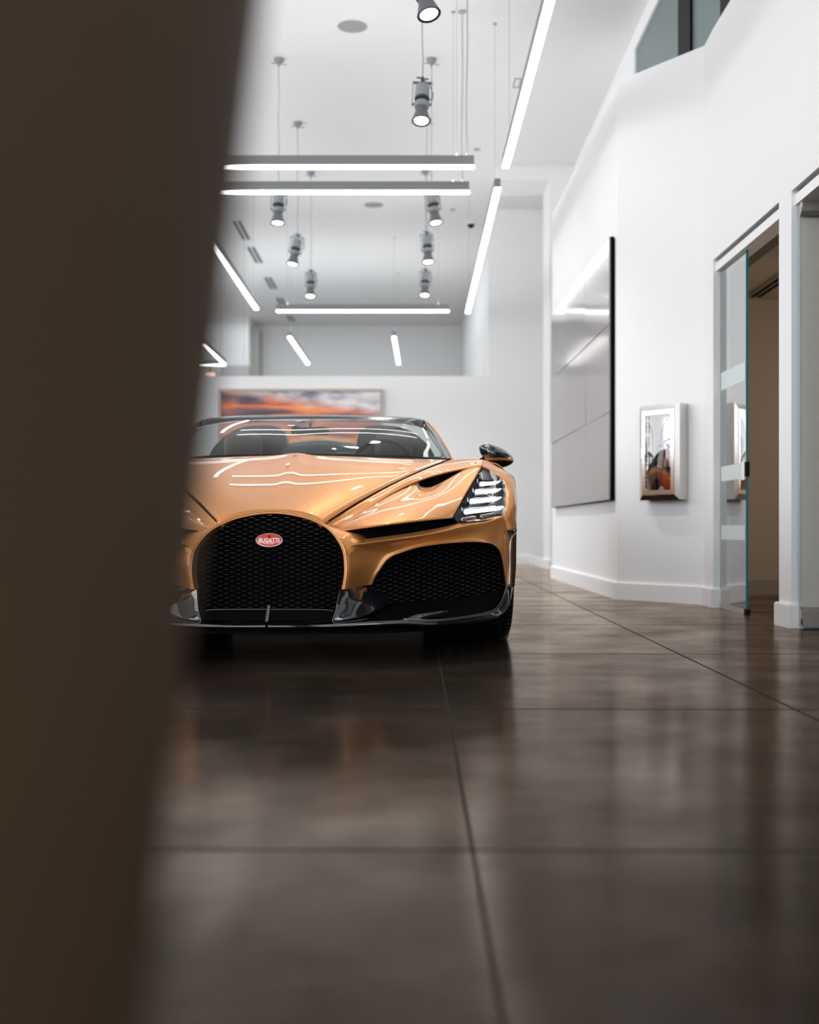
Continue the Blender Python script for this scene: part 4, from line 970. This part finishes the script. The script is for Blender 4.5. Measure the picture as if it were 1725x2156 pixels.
for s in (1, -1):
    hl = empty('headlamp', (0, 0, 0)); hl.parent = car
    bm = bmesh.new(); hlamp_case(bm); part('lamp_housing', bm, mat('lamp_black', (0.008, 0.009, 0.011), 0.35), parent=hl, side=s, auto=30)
    for (a, b, hh) in bars:
        pa, pb = UV(*a, hsurf(*a) + 0.035), UV(*b, hsurf(*b) + 0.03)
        r = hh * 5.1 / F
        bm = bmesh.new()
        d = (pb - pa); t0 = d.normalized(); pts = [pa - t0 * 0.012, pa - t0 * 0.009, pa - t0 * 0.003, pa, lerp(pa, pb, 0.5), pb]
        tube(bm, [p + Vector((0, 0.016, 0)) for p in pts], [r * 0.3, r * 0.9, r * 1.3, r * 1.42, r * 1.42, r * 1.42], 20)
        part('chrome_reflector', bm, M_chrome, parent=hl, side=s)
        bm = bmesh.new()
        pts = [pa, pa + t0 * 0.003, pa + t0 * 0.008, lerp(pa, pb, 0.5), pb]
        tube(bm, [p + Vector((0, 0.001, 0.001)) for p in pts], [r * 0.15, r * 0.6, r * 0.85, r * 0.85, r * 0.85], 14)
        part('light_bar', bm, mat('lit_headlamp_bar', (1, 1, 1), 0.4, emit=2.2, ecol=(0.95, 0.98, 1.0)), parent=hl, side=s)
    # chrome slopes between the bars
    for k in range(3):
        (a0, b0, h0), (a1, b1, h1) = bars[k], bars[k + 1]
        bm = bmesh.new()
        patch(bm, [[UV(a0[0] - 8, a0[1] + h0 + 1, hsurf(a0[0] - 8, a0[1]) + 0.06), UV(b0[0], b0[1] + h0 + 1, hsurf(*b0) + 0.08)],
                   [UV(a1[0] - 4, (a0[1] + a1[1]) / 2 + 3, hsurf(*a1) + 0.075), UV(b1[0], (b0[1] + b1[1]) / 2 + 1, hsurf(*b1) + 0.11)],
                   [UV(a1[0] - 8, a1[1] - h1 + 1, hsurf(*a1) + 0.06), UV(b1[0], b1[1] - h1 + 0.5, hsurf(*b1) + 0.08)]], 6, 4)
        part('chrome_step', bm, mat('dark_chrome', (0.26, 0.29, 0.33), 0.30, metal=1.0), parent=hl, side=s)
    # small chrome end balls on the inner side
    bm = bmesh.new()
    for (x, y) in ((995, 1033), (984, 1053), (972, 1074), (1005, 1013)):
        p = UV(x, y, hsurf(x, y) + 0.04)
        bmesh.ops.create_uvsphere(bm, u_segments=14, v_segments=10, radius=0.009, matrix=Matrix.Translation(p) @ Matrix.Diagonal((0.8, 1.2, 1.3, 1)))
    part('chrome_caps', bm, M_chrome, parent=hl, side=s, weld=False)
    bm = bmesh.new()
    P = [UV(*p, hsurf(*p) + 0.03) for p in ((1008, 1006), (1016, 987), (1028, 991), (1036, 1001), (1038, 1009), (1022, 1011))]
    pillow(bm, P, Vector((0, -0.012, 0.004))); part('turn_lens', bm, mat('smoked_lens', (0.20, 0.22, 0.24), 0.4), parent=hl, side=s)
    for (a, b) in (((972, 1094.5), (1001, 1090)), ((1013, 1088), (1041, 1083.5))):
        pa, pb = UV(*a, hsurf(*a) + 0.004), UV(*b, hsurf(*b) + 0.004)
        bm = bmesh.new(); d = (pb - pa).normalized()
        tube(bm, [pa - d * 0.004, pa - d * 0.001, pa + d * 0.004, pb - d * 0.004, pb + d * 0.001, pb + d * 0.004], [0.002, 0.0065, 0.0085, 0.0085, 0.0065, 0.002], 16)
        part('marker_lens', bm, mat('grey_marker_lens', (0.30, 0.32, 0.34), 0.12, metal=0.6, coat=1.0), parent=hl, side=s)
    bm = bmesh.new(); hlamp_glass(bm); part('lamp_cover', bm, glass('lamp_cover_glass', (0.97, 0.98, 1.0), 0.04), parent=hl, side=s)
# black strip put in as lamp surround shadow at the inner lower corner
def lamp_shadow(bm): patch(bm, G([[(954, 1090, 4.85), (985, 1098, 4.87), (1030, 1094, 4.93), (1058, 1086, 4.99)], [(968, 1107, 4.86), (993, 1105, 4.875), (1032, 1099, 4.94), (1062, 1088, 5.0)]]), 4, 3)
pair('lamp_shadow_strip', lamp_shadow, M_black)

# ---- wheels -----------------------------------------------------------
def wheel(Yc, w0, w1, rad):
    for s in (1, -1):
        o = empty('wheel', (s * 0 , Yc - CAR.y, rad)); o.parent = car
        xo = XC(Yc) - CAR.x
        prof = [(rad * 0.70, w0), (rad * 0.90, w0 - 0.003), (rad * 0.965, w0 + 0.006), (rad * 0.993, w0 + 0.022), (rad, w0 + 0.045), (rad, w1 - 0.045), (rad * 0.993, w1 - 0.022), (rad * 0.965, w1 - 0.006), (rad * 0.90, w1 + 0.003), (rad * 0.70, w1)]
        mtx = Matrix.Translation((xo, 0, 0)) @ Matrix.Diagonal((s, 1, 1, 1))
        bm = bmesh.new(); lathe(bm, prof, 72, mtx, 'x', cap=False); link('tyre', bm, M_rubber, o, auto=60)
        bm = bmesh.new()
        for g in (0.2, 0.42, 0.62, 0.82):
            x = lerp(w0, w1, g); lathe(bm, [(rad + 0.0004, x - 0.003), (rad + 0.0004, x + 0.003)], 72, mtx, 'x', cap=False)
        for k in range(72):
            a = 2 * math.pi * k / 72
            m2 = mtx @ Matrix.Rotation(a, 4, 'X')
            bx(bm, w1 - 0.06, w1 - 0.004, -0.0015, 0.0015, rad * 0.985, rad * 0.9965, mtx=m2)
        link('tread_groove', bm, mat('groove_grey', (0.02, 0.02, 0.02), 0.6), o)
        bm = bmesh.new(); lathe(bm, [(rad * 0.72, w1 - 0.004), (rad * 0.70, w1 + 0.004), (rad * 0.66, w1 - 0.004), (rad * 0.64, w1 - 0.06), (rad * 0.64, w0)], 60, mtx, 'x', cap=False)
        link('rim', bm, mat('dark_alloy', (0.05, 0.05, 0.055), 0.25, metal=0.8), o, auto=40)
        bm = bmesh.new()
        for k in range(10):
            m2 = mtx @ Matrix.Rotation(2 * math.pi * k / 10, 4, 'X')
            bx(bm, w1 - 0.035, w1 - 0.012, -0.016, 0.016, 0.02, rad * 0.66, 0.004, mtx=m2)
        lathe(bm, [(0.001, w1 - 0.008), (0.05, w1 - 0.010), (0.055, w1 - 0.03)], 30, mtx, 'x', cap=False)
        link('spokes', bm, mat('dark_alloy'), o, auto=40)
        bm = bmesh.new(); lathe(bm, [(0.02, w1 - 0.10), (rad * 0.58, w1 - 0.10), (rad * 0.58, w1 - 0.13), (0.02, w1 - 0.13)], 48, mtx, 'x', cap=False)
        link('brake_disc', bm, mat('brake_steel', (0.3, 0.3, 0.3), 0.4, metal=1.0), o, auto=40)
wheel(5.43, 0.715, 0.985, 0.340)
wheel(8.13, 0.66, 1.0, 0.355)

# ---- body sides, doors and rear ---------------------------------------
def station(Y):
    T = [(5.60, 0.865, 0.815, 1.005), (5.9, 0.845, 0.800, 1.005), (6.3, 0.80, 0.790, 0.965), (6.8, 0.80, 0.800, 0.955), (7.3, 0.80, 0.835, 0.985), (7.8, 0.80, 0.89, 1.015), (8.3, 0.80, 0.915, 1.02), (8.8, 0.74, 0.88, 0.99), (8.98, 0.70, 0.84, 0.94)]
    for a, b in zip(T, T[1:]):
        if a[0] <= Y <= b[0]: t = (Y - a[0]) / (b[0] - a[0]); t = t * t * (3 - 2 * t); return [lerp(x, y, t) for x, y in zip(a[1:], b[1:])]
    return list(T[-1][1:]) if Y > 8 else list(T[0][1:])
def flank(bm):
    n = 68; V = []
    for i in range(n + 1):
        Y = 5.60 + (8.98 - 5.60) * i / n; cu, cz, wu = station(Y)
        sec = [Vector((cu, Y, cz)), Vector((lerp(cu, wu, 0.6), Y, cz - 0.012)), Vector((lerp(cu, wu, 0.92), Y, cz - 0.06)), Vector((wu, Y, cz - 0.16)), Vector((wu - 0.005, Y, 0.50)), Vector((wu - 0.03, Y, 0.34)), Vector((wu - 0.02, Y, 0.2)), Vector((wu - 0.06, Y, 0.13))]
        V.append([bm.verts.new(p) for p in spline(sec, 4)])
    for i in range(n):
        for j in range(len(V[0]) - 1):
            vs = (V[i][j], V[i + 1][j], V[i + 1][j + 1], V[i][j + 1]); c = sum((v.co for v in vs), Vector()) / 4
            if any((c.y - yc) ** 2 + (c.z - 0.35) ** 2 < 0.375 ** 2 for yc in (5.43, 8.13)): continue
            bm.faces.new(vs)
    bmesh.ops.recalc_face_normals(bm, faces=bm.faces)
    tot = sum((f.normal.x for f in bm.faces)); 
    if tot < 0: bmesh.ops.reverse_faces(bm, faces=bm.faces)
pair('body_side', flank, M_paint, thick=0.006)
def arch(yc):
    def f(bm):
        pts = [Vector((station(max(yc + 0.375 * math.cos(a), 5.6))[2] - 0.004, yc + 0.38 * math.cos(a), 0.35 + 0.38 * math.sin(a))) for a in [math.pi * k / 30 for k in range(0, 31 if yc > 6 else 10)]]
        tube(bm, pts, 0.012, 8)
    return f
pair('rear_wheel_arch', arch(8.13), M_gloss); pair('front_wheel_arch', arch(5.43), M_gloss)
bm = bmesh.new()
for s in (1, -1): bx(bm, s * 0.80 - 0.10, s * 0.80 + 0.10, 7.0, 7.7, 0.2, 0.78)
bx(bm, -0.62, 0.62, 7.6, 8.9, 0.2, 0.84)
part('engine_bay', bm, M_matblack, smooth=False, weld=False)
def deck(bm):
    rows = []
    for Y, zc in ((7.55, 0.965), (7.8, 0.985), (8.2, 0.985), (8.6, 0.955), (8.98, 0.90)):
        cu, cz, wu = station(min(Y, 8.97)); rows.append([Vector((u * cu, Y, lerp(cz, zc, 1 - abs(u) ** 2))) for u in (-1, -0.8, -0.5, -0.2, 0, 0.2, 0.5, 0.8, 1)])
    patch(bm, rows, 4, 4, Vector((0, 0, 1)))
bm = bmesh.new(); deck(bm); part('rear_deck', bm, M_paint, thick=0.01)
bm = bmesh.new()
patch(bm, [[Vector((u, 8.98 - 0.05 * abs(u), z)) for u in (-0.94, -0.6, 0, 0.6, 0.94)] for z in (0.84, 0.6, 0.35, 0.18)], 4, 4, Vector((0, 1, 0))); part('tail_panel', bm, M_black, thick=0.01)
# air scoops behind the seats
M_teal = mat('satin_green_black', (0.008, 0.011, 0.011), 0.3, spec=0.3)
def scoop(bm):
    rows = []
    for Y, hgt, wdt in ((7.62, 1.0, 1.0), (7.75, 1.02, 1.02), (8.0, 0.9, 0.96), (8.4, 0.5, 0.8), (8.75, 0.12, 0.5)):
        top = 0.92 + (1.150 - 0.92) * hgt; sec = [(0.215, 0.92), (0.235, lerp(0.92, top, 0.75)), (0.29, top - 0.004), (0.45, top), (0.57, top - 0.035 * hgt), (0.68, lerp(0.92, top, 0.45)), (0.735, 0.92)]
        c = 0.47; rows.append([Vector((c + (u - c) * wdt, Y, z)) for u, z in sec])
    front = [Vector((0.47 + (p.x - 0.47) * 0.9, 7.60, 0.92 + (p.z - 0.92) * 0.93)) for p in rows[0]]
    patch(bm, [[Vector((0.47, 7.61, 0.92 + (p.z - 0.92) * 0.3)) for p in front], front] + rows, 5, 4, Vector((0, -1, 1)))
pair('air_scoop', scoop, M_teal)
# central rear screen between the scoops
bm = bmesh.new(); patch(bm, [[Vector((-0.26, 7.50, 0.90)), Vector((0, 7.46, 0.90)), Vector((0.26, 7.50, 0.90))], [Vector((-0.25, 7.52, 0.98)), Vector((0, 7.48, 1.0)), Vector((0.25, 7.52, 0.98))], [Vector((-0.22, 7.58, 1.035)), Vector((0, 7.55, 1.055)), Vector((0.22, 7.58, 1.035))]], 6, 4)
part('engine_screen', bm, mat('teal_tinted_screen', (0.02, 0.035, 0.035), 0.08, coat=0.5))
bm = bmesh.new(); bx(bm, -0.62, 0.62, 8.62, 8.80, 1.10, 1.125, 0.008)
for s in (-0.4, 0.4): bx(bm, s - 0.02, s + 0.02, 8.66, 8.74, 0.9, 1.10)
part('rear_wing', bm, M_paint, auto=40, weld=False)

# ---- windscreen, pillars, header --------------------------------------
W_low = [(592, 955, 5.84), (700, 956, 5.90), (800, 958, 5.98), (880, 961, 6.06), (925, 963.5, 6.11), (944, 965, 6.15)]
W_top = [(655.5, 881, 6.58), (740, 882, 6.60), (800, 884, 6.63), (850, 888, 6.67), (879, 893, 6.71), (893, 901, 6.74)]
def ws_rows(n=6):
    lo, hi = [UV(*p) for p in W_low], [UV(*p) for p in W_top]; lo[0].x = hi[0].x = 0
    out = []
    for k in range(n + 1):
        t = k / n; r = [lerp(a, b, t) + Vector((0, -0.035, 0.020)) * (4 * t * (1 - t)) for a, b in zip(lo, hi)]
        out.append([Vector((-p.x, p.y, p.z)) for p in r[:0:-1]] + r)
    return out
bm = bmesh.new(); patch(bm, ws_rows(), 5, 3, Vector((0, -1, 1))); part('windscreen', bm, glass('windscreen_glass', (0.60, 0.68, 0.66), 0.6, 1.5))
def strip_patch(bm, a, b, dome=0.01, nu=6, nv=4, face=Vector((0, -1, 1))):
    A, B = [UV(*p) for p in a], [UV(*p) for p in b]
    m = [lerp(x, y, 0.5) + Vector((0, -dome, dome)) for x, y in zip(A, B)]
    patch(bm, [A, m, B], nu, nv, face)
def header(bm):
    lo = [(655.5, 885, 6.57), (740, 886, 6.59), (800, 888, 6.62), (850, 892, 6.66), (880, 897, 6.70), (893, 904, 6.73)]
    hi = [(655.5, 873.6, 6.67), (740, 874.5, 6.69), (800, 875.7, 6.72), (850, 878, 6.76), (880, 881, 6.80), (893, 885.5, 6.83)]
    A, B = [UV(*p) for p in lo], [UV(*p) for p in hi]; A[0].x = B[0].x = 0
    m = [lerp(x, y, 0.55) + Vector((0, -0.006, 0.006)) for x, y in zip(A, B)]
    bk = [p + Vector((0, 0.05, -0.02)) for p in B]
    rows = [[Vector((-p.x, p.y, p.z)) for p in r[:0:-1]] + r for r in (A, m, B, bk)]
    patch(bm, rows, 5, 4, Vector((0, -1, 1)))
bm = bmesh.new(); header(bm); part('windscreen_header', bm, mat('satin_black_trim', (0.010, 0.011, 0.011), 0.22, spec=0.5), thick=0.004)
def apillar(bm):
    inn = [(893, 903, 6.73), (906, 921, 6.58), (920, 941, 6.40), (934, 961, 6.20), (938, 967, 6.12)]
    out = [(893, 883, 6.84), (909, 900, 6.72), (928, 926, 6.52), (944, 952, 6.32), (951, 968, 6.18)]
    A, B = [UV(*p) for p in inn], [UV(*p) for p in out]
    m = [lerp(x, y, 0.5) + Vector((0.006, -0.012, 0.004)) for x, y in zip(A, B)]
    bk = [p + Vector((-0.01, 0.08, 0)) for p in B]
    patch(bm, [A, m, B, bk], 6, 4, Vector((0.5, -1, 0.3)))
pair('windscreen_pillar', apillar, mat('satin_black_trim'), thick=0.004)
def quarter(bm):    # bronze edge that frames the pillar outside
    tube(bm, spline([UV(*p) for p in ((900, 888, 6.82), (918, 907, 6.70), (934, 931, 6.54), (947, 953, 6.36), (953, 967, 6.22))], 5), 0.004, 8)
pair('pillar_edge', quarter, M_paint)
def cowl(bm):
    rows = G([[(592, 961.5, 5.66), (700, 966.5, 5.72), (800, 968, 5.82), (880, 968.5, 5.92), (950, 967.5, 6.00)], [(592, 954.5, 5.84), (700, 955.5, 5.91), (800, 957.5, 5.99), (880, 961.5, 6.11), (944, 964.5, 6.17)]])
    for r in rows: r[0].x = 0
    rows = [[Vector((-p.x, p.y, p.z)) for p in r[:0:-1]] + r for r in rows]
    patch(bm, rows, 5, 3, Vector((0, -1, 1)))
bm = bmesh.new(); cowl(bm); part('cowl_panel', bm, M_matblack)
def wiper(bm): tube(bm, spline([UV(*p) for p in ((906, 915, 6.60), (920, 937, 6.42), (929, 953, 6.25), (930, 962, 6.16))], 4), [0.004] * 13, 6)
bm = bmesh.new(); wiper(bm); part('wiper_blade', bm, mat('light_wiper', (0.35, 0.35, 0.35), 0.4))

# ---- cabin ------------------------------------------------------------
bm = bmesh.new()
patch(bm, G([[(592, 968, 6.02), (700, 967, 6.03), (820, 968, 6.08), (930, 968, 6.16)], [(600, 955, 6.30), (700, 957, 6.32), (820, 957, 6.36), (915, 960, 6.44)], [(606, 962, 6.50), (700, 962, 6.52), (820, 962, 6.55), (905, 965, 6.6)]]), 5, 4, Vector((0, 0, 1)))
gm = bmesh.new(); bm.free()
bm = bmesh.new()
patch(bm, [[Vector((u, Y + 0.06 * abs(u), z - 0.02 * u * u)) for u in (-0.74, -0.4, 0, 0.4, 0.74)] for Y, z in ((6.0, 0.835), (6.25, 0.865), (6.48, 0.86), (6.55, 0.80), (6.58, 0.6))], 5, 4, Vector((0, 0, 1)))
part('dashboard', bm, mat('dark_dash_leather', (0.02, 0.019, 0.018), 0.55))
bm = bmesh.new(); bx(bm, -0.76, -0.72, 6.3, 7.5, 0.3, 0.82, 0.01); bx(bm, 0.72, 0.76, 6.3, 7.5, 0.3, 0.82, 0.01); bx(bm, -0.76, 0.76, 7.5, 7.56, 0.3, 0.95, 0.01)
part('cabin_trim', bm, mat('dark_cabin_leather', (0.035, 0.03, 0.026), 0.6), smooth=False, weld=False)
M_seat = mat('brown_grey_leather', (0.055, 0.041, 0.032), 0.55, bump=0.1, bump_scale=600)
for s, cx_ in ((1, 0.46), (-1, -0.46)):
    st = empty('seat', (XC(7.2) - CAR.x + cx_, 7.2 - CAR.y, 0)); st.parent = car
    bm = bmesh.new(); bx(bm, -0.115, 0.115, 0.05, 0.15, 0.90, 1.085, 0.045); link('headrest', bm, M_seat, st, auto=60)
    bm = bmesh.new(); bx(bm, -0.25, 0.25, 0.06, 0.20, 0.30, 0.93, 0.05); link('backrest', bm, M_seat, st, auto=60)
    bm = bmesh.new(); bx(bm, -0.25, 0.25, -0.45, 0.06, 0.22, 0.40, 0.05); link('cushion', bm, M_seat, st, auto=60)
bm = bmesh.new(); P = [Vector((0.40 + 0.185 * math.cos(a), 6.72 - 0.12 * math.sin(a), 0.80 + 0.185 * math.sin(a))) for a in [2 * math.pi * k / 40 for k in range(40)]]
tube(bm, P, 0.014, 10, closed=True)
sw = part('steering_wheel', bm, mat('black_leather', (0.02, 0.019, 0.018), 0.4))
bm = bmesh.new(); lathe(bm, [(0.001, -0.03), (0.06, -0.025), (0.065, 0.0), (0.04, 0.06)], 24, Matrix.Translation((0.40, 6.72, 0.80)) @ Matrix.Rotation(R(-30), 4, 'X'), 'y', cap=False)
for a in (0, 180, 270): tube(bm, [(0.40 + 0.05 * math.cos(R(a)), 6.72 - 0.03 * math.sin(R(a)), 0.80 + 0.05 * math.sin(R(a))), (0.40 + 0.18 * math.cos(R(a)), 6.72 - 0.12 * math.sin(R(a)), 0.80 + 0.18 * math.sin(R(a)))], 0.012, 8)
part('wheel_hub', bm, mat('black_leather'), parent=sw, weld=False)
c = UV(652, 906.5, 6.60)
bm = bmesh.new(); bx(bm, -0.106, 0.106, 6.585, 6.62, c.z - 0.026, c.z + 0.020, 0.017); part('rear_view_mirror', bm, M_black, auto=60, weld=False)
bm = bmesh.new(); tube(bm, [(0, 6.61, c.z), (0, 6.64, UV(652, 884, 6.64).z)], 0.008, 8); part('mirror_stem', bm, M_black)

# ---- door mirrors -----------------------------------------------------
MO = [(1022.4, 933), (1039, 936), (1056.5, 944), (1070.4, 952.7), (1078.8, 961), (1082, 968), (1077.4, 977), (1058.6, 984), (1042.6, 977.7), (1028, 971.5), (1020, 965), (1013.4, 957.6), (1010, 947.8), (1010, 938.8), (1014.8, 934.5)]
def door_mirror(bm):
    P = [UV(x, y, 6.30 + 0.0008 * (x - 1010)) for x, y in MO]
    pillow(bm, P, Vector((0.005, -0.085, -0.004)), Vector((0, 0.03, 0)), n=4, k=(1.0, 0.97, 0.9, 0.78, 0.6, 0.4, 0.2))
M_mtop = mat('gloss_green_black', (0.006, 0.018, 0.018), 0.05, coat=1.0)
for s in (1, -1):
    mroot = empty('door_mirror', (0, 0, 0)); mroot.parent = car
    za, zb = UV(1050, 964.5, 6.28).z, UV(1050, 969.5, 6.28).z
    for nm, lo, hi, mm in (('mirror_cap', za, 9, M_mtop), ('mirror_stripe', zb, za, M_paint), ('mirror_base', -9, zb, M_black)):
        bm = bmesh.new(); door_mirror(bm)
        for z_, side_ in ((lo, 1), (hi, -1)):
            if abs(z_) < 5: bmesh.ops.bisect_plane(bm, geom=bm.verts[:] + bm.edges[:] + bm.faces[:], plane_co=(0, 0, z_), plane_no=(0, 0, side_), clear_inner=True)
        part(nm, bm, mm, parent=mroot, side=s)
    bm = bmesh.new(); tube(bm, spline([UV(*p) for p in ((1023.5, 933, 6.285), (1026.5, 942, 6.245), (1028.5, 952, 6.235), (1029.5, 963, 6.25))], 5), 0.0016, 6); part('mirror_seam', bm, M_chrome, parent=mroot, side=s)
    bm = bmesh.new(); tube(bm, [UV(1022, 966, 6.33), UV(1012, 972, 6.36), UV(990, 980, 6.40)], [0.018, 0.016, 0.02], 10); part('mirror_arm', bm, M_black, parent=mroot, side=s)
